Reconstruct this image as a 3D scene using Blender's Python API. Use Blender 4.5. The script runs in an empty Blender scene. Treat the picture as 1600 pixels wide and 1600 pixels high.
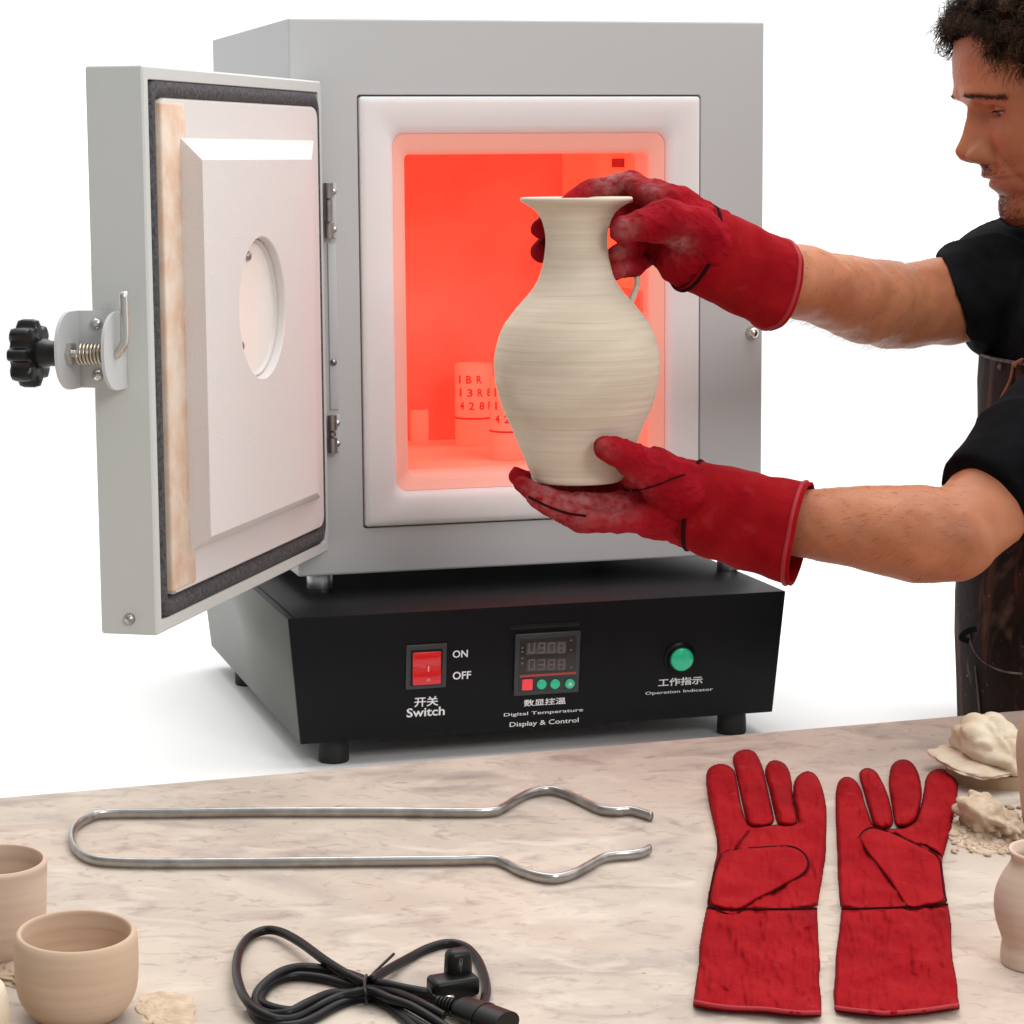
import bpy, bmesh, math, random
import numpy as np
from mathutils import Vector, Matrix, noise
random.seed(7)
SC = bpy.context.scene
COL = SC.collection

# ------------------------------------------------------------------ camera
FPX = 4000.0                     # focal length in pixels of a 1600 px wide frame
PITCH = math.atan(550 / FPX)
ROLL = math.radians(0.4)
CAM_H = 0.5577
cam_pos = np.array([0.0, 0.0, CAM_H])
_R0 = np.array([1.0, 0, 0]); _U0 = np.array([0, math.sin(PITCH), math.cos(PITCH)])
_F = np.array([0, math.cos(PITCH), -math.sin(PITCH)])
_RW = math.cos(ROLL) * _R0 - math.sin(ROLL) * _U0
_UW = math.sin(ROLL) * _R0 + math.cos(ROLL) * _U0
cd = bpy.data.cameras.new("camera"); cam = bpy.data.objects.new("camera", cd); COL.objects.link(cam)
cd.sensor_width = 36.0; cd.lens = FPX / 1600 * 36.0
cd.clip_start = 0.05; cd.clip_end = 200
cam.matrix_world = Matrix(((_RW[0], _UW[0], -_F[0], 0), (_RW[1], _UW[1], -_F[1], 0), (_RW[2], _UW[2], -_F[2], CAM_H), (0, 0, 0, 1)))
SC.camera = cam

# ------------------------------------------------------------------ world (white studio) and lamps
SC.view_settings.view_transform = 'Standard'
SC.view_settings.look = 'None'
SC.view_settings.exposure = 0
SC.view_settings.gamma = 1
SC.view_settings.use_curve_mapping = False
world = bpy.data.worlds.new("World"); SC.world = world; world.use_nodes = True
wn = world.node_tree; wn.nodes.clear()
w_out = wn.nodes.new('ShaderNodeOutputWorld'); w_bg = wn.nodes.new('ShaderNodeBackground')
w_tc = wn.nodes.new('ShaderNodeTexCoord'); w_sep = wn.nodes.new('ShaderNodeSeparateXYZ')
wn.links.new(w_tc.outputs['Generated'], w_sep.inputs[0])
w_mr = wn.nodes.new('ShaderNodeMapRange'); w_mr.interpolation_type = 'SMOOTHSTEP'
w_mr.inputs['From Min'].default_value = -0.5; w_mr.inputs['From Max'].default_value = 0.55
w_mr.inputs['To Min'].default_value = 0.46; w_mr.inputs['To Max'].default_value = 1.40
w_ad = wn.nodes.new('ShaderNodeMath'); w_ad.operation = 'MULTIPLY_ADD'; w_ad.inputs[1].default_value = 0.55
wn.links.new(w_sep.outputs['Z'], w_ad.inputs[0]); wn.links.new(w_sep.outputs['Y'], w_ad.inputs[2])
w_ax = wn.nodes.new('ShaderNodeMath'); w_ax.operation = 'MULTIPLY_ADD'; w_ax.inputs[1].default_value = 0.30
wn.links.new(w_sep.outputs['X'], w_ax.inputs[0]); wn.links.new(w_ad.outputs[0], w_ax.inputs[2]); wn.links.new(w_ax.outputs[0], w_mr.inputs['Value'])
w_dim = wn.nodes.new('ShaderNodeMapRange'); w_dim.interpolation_type = 'SMOOTHSTEP'          # world dimmed to the left, added to darken the kiln's side
w_dim.inputs['From Min'].default_value = -0.85; w_dim.inputs['From Max'].default_value = -0.30; w_dim.inputs['To Min'].default_value = 0.60; w_dim.inputs['To Max'].default_value = 1.0
wn.links.new(w_sep.outputs['X'], w_dim.inputs['Value'])
w_mu = wn.nodes.new('ShaderNodeMath'); w_mu.operation = 'MULTIPLY'
wn.links.new(w_mr.outputs[0], w_mu.inputs[0]); wn.links.new(w_dim.outputs[0], w_mu.inputs[1]); wn.links.new(w_mu.outputs[0], w_bg.inputs['Strength'])
w_bg.inputs['Color'].default_value = (1.0, 0.998, 0.99, 1)
wn.links.new(w_bg.outputs[0], w_out.inputs[0])

def area(name, loc, target, size, size_y, power, color):
    l = bpy.data.lights.new(name, 'AREA'); l.shape = 'RECTANGLE'; l.size = size; l.size_y = size_y
    l.energy = power; l.color = color
    o = bpy.data.objects.new(name, l); COL.objects.link(o); o.location = loc
    d = Vector(target) - Vector(loc); o.rotation_euler = d.to_track_quat('-Z', 'Y').to_euler()
    return o
area("softbox_key", (1.3, -0.4, 1.7), (0.1, 2.3, 0.3), 0.9, 0.9, 30, (1.0, 0.985, 0.96))
area("softbox_top", (0.15, 2.75, 2.5), (0.0, 2.5, 0.0), 2.6, 2.0, 48, (1.0, 0.99, 0.975))

# ------------------------------------------------------------------ helpers
def px_ray(px, py): return (px - 800) * _RW + (800 - py) * _UW + FPX * _F
def at_y(px, py, Y):                       # a point on a pixel's ray at distance Y in front of the camera
    d = px_ray(px, py); return cam_pos + d * (Y / d[1])
def on_plane(px, py, P, n):
    d = px_ray(px, py); n = np.array(n); return cam_pos + d * (np.dot(np.array(P) - cam_pos, n) / np.dot(d, n))
def nrm(v): v = np.array(v, float); return v / np.linalg.norm(v)

MW = {}                                    # matrix of each thing root
def props(o, label=None, cat=None, group=None, kind=None):
    if label: o['label'] = label
    if cat: o['category'] = cat
    if group: o['group'] = group
    if kind: o['kind'] = kind
    return o
def thing(name, label, cat, loc, rotz=0.0, group=None):
    o = bpy.data.objects.new(name, None); COL.objects.link(o); o.empty_display_size = 0.02
    M = Matrix.Translation(Vector([float(x) for x in loc])) @ Matrix.Rotation(rotz, 4, 'Z')
    o.matrix_world = M; MW[o.name] = M
    return props(o, label, cat, group)
def root_of(o):
    while o.parent: o = o.parent
    return o
def put(name, verts, faces, mat, parent=None, world=True, smooth=True, origin=None, auto=None):
    """ONE mesh object; world=True: verts are in world space, else in the frame of the thing."""
    me = bpy.data.meshes.new(name)
    v = np.asarray(verts, float)
    o = bpy.data.objects.new(name, me)
    COL.objects.link(o)
    if parent is not None:
        if world:
            Mi = np.array(MW[root_of(parent).name].inverted())
            v = v @ Mi[:3, :3].T + Mi[:3, 3]
        o.parent = parent
    else:
        if origin is None:
            origin = np.array([(v[:, 0].min() + v[:, 0].max()) / 2, (v[:, 1].min() + v[:, 1].max()) / 2, v[:, 2].min()])
        v = v - origin; o.location = origin
    me.from_pydata(v.tolist(), [], [list(map(int, f)) for f in faces]); me.update()
    if mat: me.materials.append(mat)
    if smooth:
        me.polygons.foreach_set('use_smooth', [True] * len(me.polygons))
        if auto is not None:
            sharp_by_angle(me, auto)
    return o
def sharp_by_angle(me, deg):
    bm = bmesh.new(); bm.from_mesh(me); lim = math.radians(deg)
    for e in bm.edges:
        if len(e.link_faces) != 2 or e.calc_face_angle(0) > lim: e.smooth = False
    bm.to_mesh(me); bm.free()
def bm_data(bm):
    bm.verts.index_update()
    v = np.array([list(x.co) for x in bm.verts]); f = [[x.index for x in fc.verts] for fc in bm.faces]; bm.free(); return v, f
def join(*vf):
    V = []; Fc = []; n = 0
    for v, f in vf:
        V.append(np.asarray(v, float)); Fc += [[i + n for i in q] for q in f]; n += len(v)
    return np.vstack(V), Fc
def box(x0, x1, y0, y1, z0, z1, bev=0.0, seg=2):
    bm = bmesh.new()
    bmesh.ops.create_cube(bm, size=1)
    for v in bm.verts:
        v.co = Vector(((x0 + x1) / 2 + v.co.x * (x1 - x0), (y0 + y1) / 2 + v.co.y * (y1 - y0), (z0 + z1) / 2 + v.co.z * (z1 - z0)))
    if bev: bmesh.ops.bevel(bm, geom=bm.edges[:], offset=bev, segments=seg, affect='EDGES', profile=0.5)
    return bm_data(bm)
def hexa(c8, bev=0.0, seg=2):               # eight corners: bottom ring of four, top ring of four
    bm = bmesh.new(); v = [bm.verts.new([float(t) for t in c]) for c in c8]
    for f in ((3, 2, 1, 0), (4, 5, 6, 7), (0, 1, 5, 4), (1, 2, 6, 5), (2, 3, 7, 6), (3, 0, 4, 7)): bm.faces.new([v[i] for i in f])
    bmesh.ops.recalc_face_normals(bm, faces=bm.faces[:])
    if bev: bmesh.ops.bevel(bm, geom=bm.edges[:], offset=bev, segments=seg, affect='EDGES', profile=0.5)
    return bm_data(bm)
def lathe(prof, n=48, c=(0, 0, 0), axis=(0, 0, 1), cap=False, wob=0.0):
    """prof: list of (radius, height) revolved about an axis through c"""
    ax = Vector(axis).normalized(); q = Vector((0, 0, 1)).rotation_difference(ax).to_matrix()
    V = []; Fc = []
    for k, (r, h) in enumerate(prof):
        for i in range(n):
            a = 2 * math.pi * i / n
            rr = r * (1 + wob * math.sin(2 * a + k * .2))
            V.append(list(q @ Vector((rr * math.cos(a), rr * math.sin(a), h)) + Vector([float(t) for t in c])))
    for k in range(len(prof) - 1):
        for i in range(n):
            j = (i + 1) % n
            Fc.append((k * n + i, k * n + j, (k + 1) * n + j, (k + 1) * n + i))
    if cap:
        Fc.append(tuple(reversed(range(n)))); Fc.append(tuple((len(prof) - 1) * n + i for i in range(n)))
    return np.array(V), Fc
def catmull(P, step=8, closed=False):
    P = [np.array(p, float) for p in P]; n = len(P); out = []
    rng = range(n) if closed else range(n - 1)
    for i in rng:
        p0 = P[(i - 1) % n] if closed or i > 0 else 2 * P[0] - P[1]
        p1 = P[i]; p2 = P[(i + 1) % n]
        p3 = P[(i + 2) % n] if closed or i + 2 < n else 2 * P[-1] - P[-2]
        for k in range(step):
            t = k / step
            out.append(0.5 * ((2 * p1) + (-p0 + p2) * t + (2 * p0 - 5 * p1 + 4 * p2 - p3) * t * t + (-p0 + 3 * p1 - 3 * p2 + p3) * t ** 3))
    if not closed: out.append(P[-1])
    return out
def tube(path, r, n=10, cap=True, flat=None, upv=None):
    """swept tube; r scalar or list; flat=(a,b) scales of the section along side / up"""
    P = [np.array(p, float) for p in path]; m = len(P)
    rs = r if hasattr(r, '__len__') else [r] * m
    T = [nrm(P[min(i + 1, m - 1)] - P[max(i - 1, 0)] + 1e-12) for i in range(m)]
    up = np.array(upv if upv is not None else ([0, 0, 1] if abs(T[0][2]) < 0.9 else [1, 0, 0]), float)
    V = []; Fc = []
    for i in range(m):
        if upv is not None: up = np.array(upv, float)
        s = nrm(np.cross(T[i], up)); u = np.cross(s, T[i])
        if upv is None: up = u
        a, b = flat if flat else (1, 1)
        for k in range(n):
            th = 2 * math.pi * k / n
            V.append(P[i] + rs[i] * (a * math.cos(th) * s + b * math.sin(th) * u))
    for i in range(m - 1):
        for k in range(n):
            j = (k + 1) % n; Fc.append((i * n + k, i * n + j, (i + 1) * n + j, (i + 1) * n + k))
    if cap: Fc.append(tuple(reversed(range(n)))); Fc.append(tuple((m - 1) * n + k for k in range(n)))
    return np.array(V), Fc
def sphere(c, r, nu=16, nv=10, sc=(1, 1, 1)):
    V = []; Fc = []
    for j in range(nv + 1):
        p = math.pi * j / nv
        for i in range(nu):
            a = 2 * math.pi * i / nu
            V.append((c[0] + r * sc[0] * math.sin(p) * math.cos(a), c[1] + r * sc[1] * math.sin(p) * math.sin(a), c[2] + r * sc[2] * math.cos(p)))
    for j in range(nv):
        for i in range(nu):
            k = (i + 1) % nu; Fc.append((j * nu + i, (j + 1) * nu + i, (j + 1) * nu + k, j * nu + k))
    return np.array(V), Fc
def capsule(a, b, ra, rb, n=20, sq=1.0, upv=None):
    """round-ended cone from a to b"""
    a = np.array(a, float); b = np.array(b, float); t = nrm(b - a); pts = []; rs = []
    for k in range(7):
        th = math.pi / 2 * (1 - k / 6); pts.append(a - t * ra * math.sin(th)); rs.append(max(ra * math.cos(th), 1e-4))
    for k in range(7):
        th = math.pi / 2 * k / 6; pts.append(b + t * rb * math.sin(th)); rs.append(max(rb * math.cos(th), 1e-4))
    return tube(pts, rs, n, True, (1.0, sq), upv)
def chain(pts, rs, n=20, sq=1.0, upv=None):
    return join(*[capsule(pts[i], pts[i + 1], rs[i], rs[i + 1], n, sq, upv) for i in range(len(pts) - 1)])
def loft(secs, n=32, cap=True):
    """secs: list of (centre, u, v) with u, v half-axis vectors of an ellipse"""
    V = []; Fc = []
    for c, u, v in secs:
        for k in range(n):
            th = 2 * math.pi * k / n; V.append(np.array(c) + math.cos(th) * np.array(u) + math.sin(th) * np.array(v))
    m = len(secs)
    for i in range(m - 1):
        for k in range(n):
            j = (k + 1) % n; Fc.append((i * n + k, i * n + j, (i + 1) * n + j, (i + 1) * n + k))
    if cap: Fc.append(tuple(reversed(range(n)))); Fc.append(tuple((m - 1) * n + k for k in range(n)))
    return np.array(V), Fc
def fuse(vf, voxel=0.002, smooth=6, fac=0.5):
    """melt overlapping closed shapes into one continuous skin"""
    me = bpy.data.meshes.new('tmp'); me.from_pydata(vf[0].tolist(), [], [list(map(int, f)) for f in vf[1]])
    bm = bmesh.new(); bm.from_mesh(me)
    bmesh.ops.recalc_face_normals(bm, faces=bm.faces[:]); bm.to_mesh(me); bm.free()
    o = bpy.data.objects.new('tmp', me); COL.objects.link(o)
    m = o.modifiers.new('r', 'REMESH'); m.mode = 'VOXEL'; m.voxel_size = voxel
    if smooth:
        s = o.modifiers.new('s', 'SMOOTH'); s.factor = fac; s.iterations = smooth
    dg = bpy.context.evaluated_depsgraph_get(); e = o.evaluated_get(dg); r = e.to_mesh()
    n = len(r.vertices); co = np.empty(n * 3); r.vertices.foreach_get('co', co)
    f = [list(p.vertices) for p in r.polygons]
    no = np.empty(n * 3); r.vertices.foreach_get('normal', no)
    e.to_mesh_clear(); bpy.data.objects.remove(o); bpy.data.meshes.remove(me)
    return co.reshape(-1, 3), f, no.reshape(-1, 3)
def wrinkle(v, no, scale, amp, seed=0.0, stretch=(1, 1, 1)):
    out = v.copy()
    for i in range(len(v)):
        p = Vector((v[i][0] * scale * stretch[0] + seed, v[i][1] * scale * stretch[1], v[i][2] * scale * stretch[2]))
        d = noise.fractal(p, 1.0, 2.0, 3)
        out[i] += no[i] * d * amp
    return out
def vcol(o, name, vals):
    a = o.data.color_attributes.new(name, 'FLOAT_COLOR', 'POINT')
    arr = np.ones((len(vals), 4)); arr[:, :3] = np.asarray(vals).reshape(-1, 1) if np.asarray(vals).ndim == 1 else vals
    a.data.foreach_set('color', arr.ravel())

# ------------------------------------------------------------------ materials
def srgb(r, g, b):
    f = lambda c: (c / 12.92 if c <= 0.04045 else ((c + 0.055) / 1.055) ** 2.4)
    return (f(r / 255), f(g / 255), f(b / 255), 1)
def mat(name, col, rough=0.5, metal=0.0, col2=None, nscale=20.0, ndet=4.0, nstretch=(1, 1, 1), lo=0.35, hi=0.65,
        bump=0.0, bscale=200.0, bdist=0.001, spec=0.5, sss=0.0, sssr=(1, 0.3, 0.15), sscale=0.01, attr=None, acol=None, emit=None, estr=0.0,
        coat=0.0, bstretch=(1, 1, 1), rough2=None, sheen=0.0, distort=0.0, bump2=None):
    m = bpy.data.materials.new(name); m.use_nodes = True; nt = m.node_tree; N = nt.nodes; L = nt.links
    b = N['Principled BSDF']
    b.inputs['Base Color'].default_value = col; b.inputs['Roughness'].default_value = rough; b.inputs['Metallic'].default_value = metal
    b.inputs['Specular IOR Level'].default_value = spec
    if coat: b.inputs['Coat Weight'].default_value = coat
    if sheen: b.inputs['Sheen Weight'].default_value = sheen; b.inputs['Sheen Roughness'].default_value = 0.5
    tc = N.new('ShaderNodeTexCoord')
    def coords(st):
        mp = N.new('ShaderNodeMapping'); mp.inputs['Scale'].default_value = st; L.new(tc.outputs['Object'], mp.inputs[0]); return mp.outputs[0]
    cur = None
    if col2 is not None:
        nz = N.new('ShaderNodeTexNoise'); nz.inputs['Scale'].default_value = nscale; nz.inputs['Detail'].default_value = ndet
        nz.inputs['Distortion'].default_value = distort
        L.new(coords(nstretch), nz.inputs['Vector'])
        rp = N.new('ShaderNodeValToRGB'); rp.color_ramp.elements[0].position = lo; rp.color_ramp.elements[1].position = hi
        rp.color_ramp.elements[0].color = col; rp.color_ramp.elements[1].color = col2
        L.new(nz.outputs['Fac'], rp.inputs[0]); cur = rp.outputs[0]
        if rough2 is not None:
            mr = N.new('ShaderNodeMapRange'); mr.inputs['To Min'].default_value = rough; mr.inputs['To Max'].default_value = rough2
            L.new(nz.outputs['Fac'], mr.inputs['Value']); L.new(mr.outputs[0], b.inputs['Roughness'])
    if attr:
        at = N.new('ShaderNodeAttribute'); at.attribute_name = attr
        mx = N.new('ShaderNodeMix'); mx.data_type = 'RGBA'
        L.new(at.outputs['Fac'], mx.inputs[0])
        if cur is not None: L.new(cur, mx.inputs[6])
        else: mx.inputs[6].default_value = col
        mx.inputs[7].default_value = acol; cur = mx.outputs[2]
    if cur is not None: L.new(cur, b.inputs['Base Color'])
    if bump:
        nz = N.new('ShaderNodeTexNoise'); nz.inputs['Scale'].default_value = bscale; nz.inputs['Detail'].default_value = 5
        L.new(coords(bstretch), nz.inputs['Vector'])
        bp = N.new('ShaderNodeBump'); bp.inputs['Strength'].default_value = bump; bp.inputs['Distance'].default_value = bdist
        L.new(nz.outputs['Fac'], bp.inputs['Height']); L.new(bp.outputs[0], b.inputs['Normal'])
        if bump2:
            n2 = N.new('ShaderNodeTexNoise'); n2.inputs['Scale'].default_value = bump2[0]; n2.inputs['Detail'].default_value = 6; n2.inputs['Distortion'].default_value = bump2[3] if len(bump2) > 3 else 0.8
            L.new(coords((1, 1, 1)), n2.inputs['Vector'])
            b2 = N.new('ShaderNodeBump'); b2.inputs['Strength'].default_value = bump2[1]; b2.inputs['Distance'].default_value = bump2[2]
            L.new(n2.outputs['Fac'], b2.inputs['Height']); L.new(b2.outputs[0], bp.inputs['Normal'])
    if sss:
        b.inputs['Subsurface Weight'].default_value = sss; b.inputs['Subsurface Radius'].default_value = sssr; b.inputs['Subsurface Scale'].default_value = sscale
    if emit:
        b.inputs['Emission Color'].default_value = emit; b.inputs['Emission Strength'].default_value = estr
    return m
def layer(m, col, scale, lo, hi, stretch=(1, 1, 1), det=4, distort=0.0, seed=0.0, fac=1.0):
    """another noise-masked colour over the base colour"""
    nt = m.node_tree; N = nt.nodes; L = nt.links; b = N['Principled BSDF']
    tc = N.new('ShaderNodeTexCoord'); mp = N.new('ShaderNodeMapping'); mp.inputs['Scale'].default_value = stretch; mp.inputs['Location'].default_value = (seed, seed, 0)
    L.new(tc.outputs['Object'], mp.inputs[0])
    nz = N.new('ShaderNodeTexNoise'); nz.inputs['Scale'].default_value = scale; nz.inputs['Detail'].default_value = det; nz.inputs['Distortion'].default_value = distort
    L.new(mp.outputs[0], nz.inputs['Vector'])
    mr = N.new('ShaderNodeMapRange'); mr.inputs['From Min'].default_value = lo; mr.inputs['From Max'].default_value = hi; mr.inputs['To Max'].default_value = fac
    L.new(nz.outputs['Fac'], mr.inputs['Value'])
    mx = N.new('ShaderNodeMix'); mx.data_type = 'RGBA'; L.new(mr.outputs[0], mx.inputs[0])
    s = b.inputs['Base Color']
    if s.is_linked: L.new(s.links[0].from_socket, mx.inputs[6])
    else: mx.inputs[6].default_value = s.default_value
    mx.inputs[7].default_value = col
    L.new(mx.outputs[2], s)
    return m

M_white = mat('white_sweep', (0.95, 0.95, 0.945, 1), 0.9, spec=0.1)
M_grey = mat('grey_paint', (0.53, 0.54, 0.545, 1), 0.6, spec=0.10, bump=0.06, bscale=900, bdist=0.0004)
M_door = mat('door_grey_paint', (0.555, 0.572, 0.556, 1), 0.6, spec=0.10, bump=0.06, bscale=900, bdist=0.0004)
M_black = mat('black_powder_coat', (0.0075, 0.0075, 0.009, 1), 0.42, spec=0.12, bump=0.12, bscale=1600, bdist=0.0003)
M_bplast = mat('black_plastic', (0.005, 0.005, 0.005, 1), 0.38, spec=0.25)
M_knob = mat('black_knob_plastic', (0.007, 0.007, 0.007, 1), 0.3, spec=0.35)
M_rubber = mat('black_rubber', (0.01, 0.01, 0.01, 1), 0.7)
M_steel = mat('polished_steel', (0.62, 0.60, 0.57, 1), 0.25, 1.0, bump=0.05, bscale=500, bdist=0.0003)
M_brush = mat('brushed_steel', (0.42, 0.41, 0.40, 1), 0.30, 1.0, col2=(0.30, 0.29, 0.28, 1), nscale=60, bump=0.2, bscale=300, bdist=0.0003)
M_alu = mat('turned_aluminium', (0.6, 0.6, 0.6, 1), 0.35, 1.0, bump=0.3, bscale=60, bstretch=(0.1, 0.1, 20), bdist=0.0003)
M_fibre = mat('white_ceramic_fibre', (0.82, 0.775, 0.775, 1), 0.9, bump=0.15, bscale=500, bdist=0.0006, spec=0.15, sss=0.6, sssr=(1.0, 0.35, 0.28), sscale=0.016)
M_litside = mat('lit_black_side_coat', (0.135, 0.137, 0.125, 1), 0.5, bump=0.1, bscale=1200, bdist=0.0003)  # black coat with its pale side reflection put into the colour
M_liner = mat('door_insulation', (0.67, 0.64, 0.63, 1), 0.95, col2=(0.68, 0.64, 0.62, 1), nscale=30, bump=0.5, bscale=700, bdist=0.0007, spec=0.1)
M_linedge = mat('scorched_insulation', (0.66, 0.46, 0.34, 1), 0.95, col2=(0.72, 0.62, 0.52, 1), nscale=34, bump=0.4, bscale=500, bdist=0.0008, spec=0.1)
layer(M_linedge, (0.60, 0.33, 0.23, 1), 20, 0.50, 0.70, (1, 1, 0.8), 8, fac=0.5)
layer(M_linedge, (0.76, 0.68, 0.58, 1), 90, 0.55, 0.72, fac=0.6)
M_plate = mat('cream_ceramic_plate', (0.80, 0.77, 0.72, 1), 0.6, bump=0.1, bscale=300, bdist=0.0004)
M_gasket = mat('dark_rope_gasket', (0.035, 0.036, 0.042, 1), 0.95, col2=(0.09, 0.085, 0.09, 1), nscale=300, bump=0.8, bscale=700, bdist=0.0012)
M_lipglow = mat('glow_painted_lip', (0.62, 0.44, 0.38, 1), 0.9, spec=0.1, emit=(1.0, 0.17, 0.10, 1), estr=0.36)  # chamber glow painted into the bevel as emission
M_cfloor = mat('hot_chamber_floor', (0.62, 0.34, 0.27, 1), 0.95, spec=0.0, emit=(1.0, 0.08, 0.04, 1), estr=0.55, bump=0.2, bscale=80, bdist=0.001)
M_glow = mat('glowing_chamber_wall', (0.45, 0.14, 0.11, 1), 0.95, spec=0.0, emit=(1.0, 0.04, 0.02, 1), estr=0.80, bump=0.2, bscale=80, bdist=0.001)
M_glow2 = mat('glowing_side_wall', (0.5, 0.22, 0.15, 1), 0.95, spec=0.0, emit=(1.0, 0.075, 0.022, 1), estr=1.5, bump=0.2, bscale=80, bdist=0.001)
def glow_noise(m, c1, c2, scale=7.0):
    nt = m.node_tree; N = nt.nodes; L = nt.links; b = N['Principled BSDF']; tc = N.new('ShaderNodeTexCoord')
    nz = N.new('ShaderNodeTexNoise'); nz.inputs['Scale'].default_value = scale; nz.inputs['Detail'].default_value = 4; L.new(tc.outputs['Object'], nz.inputs['Vector'])
    rp = N.new('ShaderNodeValToRGB'); rp.color_ramp.elements[0].position = .32; rp.color_ramp.elements[1].position = .7
    rp.color_ramp.elements[0].color = c1; rp.color_ramp.elements[1].color = c2
    L.new(nz.outputs['Fac'], rp.inputs[0]); L.new(rp.outputs[0], b.inputs['Emission Color'])
glow_noise(M_glow, (0.88, 0.028, 0.014, 1), (1.25, 0.085, 0.045, 1))
glow_noise(M_cfloor, (0.9, 0.10, 0.06, 1), (1.25, 0.24, 0.15, 1), 12)
glow_noise(M_glow2, (0.9, 0.038, 0.018, 1), (1.15, 0.075, 0.030, 1))
M_coil = mat('added_glow_coil', (0.3, 0.1, 0.05, 1), 0.9, emit=(1.0, 0.10, 0.05, 1), estr=34.0)  # added light source tucked behind the left lip
M_hotcup = mat('hot_clay_cup', (0.50, 0.27, 0.21, 1), 0.9, spec=0.0, emit=(1.0, 0.10, 0.055, 1), estr=0.85)
M_hotmark = mat('dark_red_glaze', (0.25, 0.02, 0.015, 1), 0.7, emit=(1.0, 0.02, 0.015, 1), estr=0.40)
M_mouthdark = mat('dark_red_slot', (0.15, 0.02, 0.02, 1), 0.9, emit=(1.0, 0.02, 0.02, 1), estr=0.25)
M_whitetxt = mat('white_print', (0.78, 0.78, 0.78, 1), 0.6)
M_greytxt = mat('dark_grey_print', (0.10, 0.105, 0.10, 1), 0.6)
M_redsw = mat('red_rocker', (0.55, 0.004, 0.008, 1), 0.22, emit=(1.0, 0.01, 0.01, 1), estr=0.10, coat=0.5)
M_pinktxt = mat('pale_print', (0.8, 0.45, 0.42, 1), 0.5)
M_green = mat('green_lens', (0.01, 0.40, 0.20, 1), 0.25, emit=(0.02, 0.9, 0.45, 1), estr=0.12, coat=0.4)
M_redbtn = mat('red_button', (0.75, 0.05, 0.06, 1), 0.4, emit=(1.0, 0.04, 0.05, 1), estr=0.25)
M_redline = mat('red_line', (0.40, 0.05, 0.04, 1), 0.5)
M_disp = mat('controller_face', (0.016, 0.015, 0.014, 1), 0.25)
M_digit = mat('unlit_digits', (0.16, 0.13, 0.115, 1), 0.5)
M_digbg = mat('display_window', (0.05, 0.043, 0.038, 1), 0.3)
M_bezel = mat('dark_bezel', (0.03, 0.03, 0.032, 1), 0.4)

M_table = mat('stained_work_surface', srgb(199, 186, 172), 0.8, col2=srgb(181, 168, 156), nscale=8.0, ndet=14, nstretch=(1, 1.35, 1), lo=0.36, hi=0.66, bump=0.25, bscale=160, bdist=0.0006, spec=0.25, distort=0.6)
layer(M_table, srgb(138, 124, 120), 11, 0.55, 0.80, (1, 2.0, 1), 9, 1.4, 3.0, 0.85)
layer(M_table, srgb(198, 160, 140), 3.2, 0.50, 0.72, (1, 1.6, 1), 8, 0.5, 9.0, 0.32)
layer(M_table, srgb(140, 126, 116), 52, 0.56, 0.74, (1, 1.5, 1), 14, 1.2, 11.0, 0.6)
layer(M_table, srgb(96, 80, 70), 150, 0.70, 0.76, (1, 1.4, 1), 4, 0.3, 13.0, 0.7)
layer(M_table, srgb(150, 140, 134), 4.5, 0.54, 0.70, (1, 1.5, 1), 12, 1.6, 17.0, 0.5)
layer(M_table, srgb(150, 118, 96), 22, 0.66, 0.80, (1, 4, 1), 8, 1.0, 5.0, 0.7)
layer(M_table, srgb(208, 196, 182), 18, 0.55, 0.72, (1, 1.6, 1), 7, 0.8, 7.0, 0.7)

M_vase = mat('raw_stoneware_clay', (0.67, 0.585, 0.475, 1), 0.8, col2=(0.62, 0.53, 0.42, 1), nscale=40, ndet=8, nstretch=(0.2, 0.2, 7), lo=0.4, hi=0.62, bump=0.45, bscale=40, bstretch=(0.15, 0.15, 10), bdist=0.0010, spec=0.25)
layer(M_vase, (0.43, 0.34, 0.25, 1), 7, 0.50, 0.72, (1, 1, 2.5), 6, 0.6, 12.0, 0.45)
layer(M_vase, (0.38, 0.30, 0.22, 1), 20, 0.62, 0.76, (0.25, 0.25, 9), 6, 0.3, 2.0, 0.75)
M_clay = mat('soft_clay_pot', (0.56, 0.41, 0.30, 1), 0.85, col2=(0.50, 0.36, 0.26, 1), nscale=30, nstretch=(0.3, 0.3, 5), bump=0.35, bscale=22, bstretch=(0.2, 0.2, 8), bdist=0.0012, spec=0.15)
M_clay2 = mat('pink_beige_clay_pot', (0.60, 0.46, 0.37, 1), 0.85, col2=(0.52, 0.38, 0.30, 1), nscale=30, nstretch=(0.3, 0.3, 5), bump=0.35, bscale=22, bstretch=(0.2, 0.2, 8), bdist=0.001, spec=0.15)
M_plaster = mat('pale_crumpled_clay', (0.66, 0.57, 0.45, 1), 0.85, col2=(0.58, 0.47, 0.34, 1), nscale=40, bump=0.5, bscale=160, bdist=0.002, spec=0.15)
M_bat = mat('wooden_bat', (0.44, 0.31, 0.20, 1), 0.7, col2=(0.38, 0.26, 0.16, 1), nscale=30, nstretch=(1, 8, 1))
M_scrap = mat('clay_scrap', (0.60, 0.48, 0.36, 1), 0.9, col2=(0.48, 0.36, 0.26, 1), nscale=120, bump=0.8, bscale=260, bdist=0.002, spec=0.1)
RED = (0.25, 0.0028, 0.0065, 1)
M_glove = mat('red_suede', RED, 0.82, col2=(0.31, 0.008, 0.011, 1), nscale=26, ndet=5, lo=0.38, hi=0.68, bump=0.5, bscale=420, bdist=0.0008, bump2=(38, 0.5, .004), spec=0.06, attr='seam', acol=(0.035, 0.002, 0.004, 1))
layer(M_glove, (0.42, 0.045, 0.055, 1), 60, 0.60, 0.85, (1, 1, 1), 6, 0.5, 4.0, 0.4)
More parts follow.
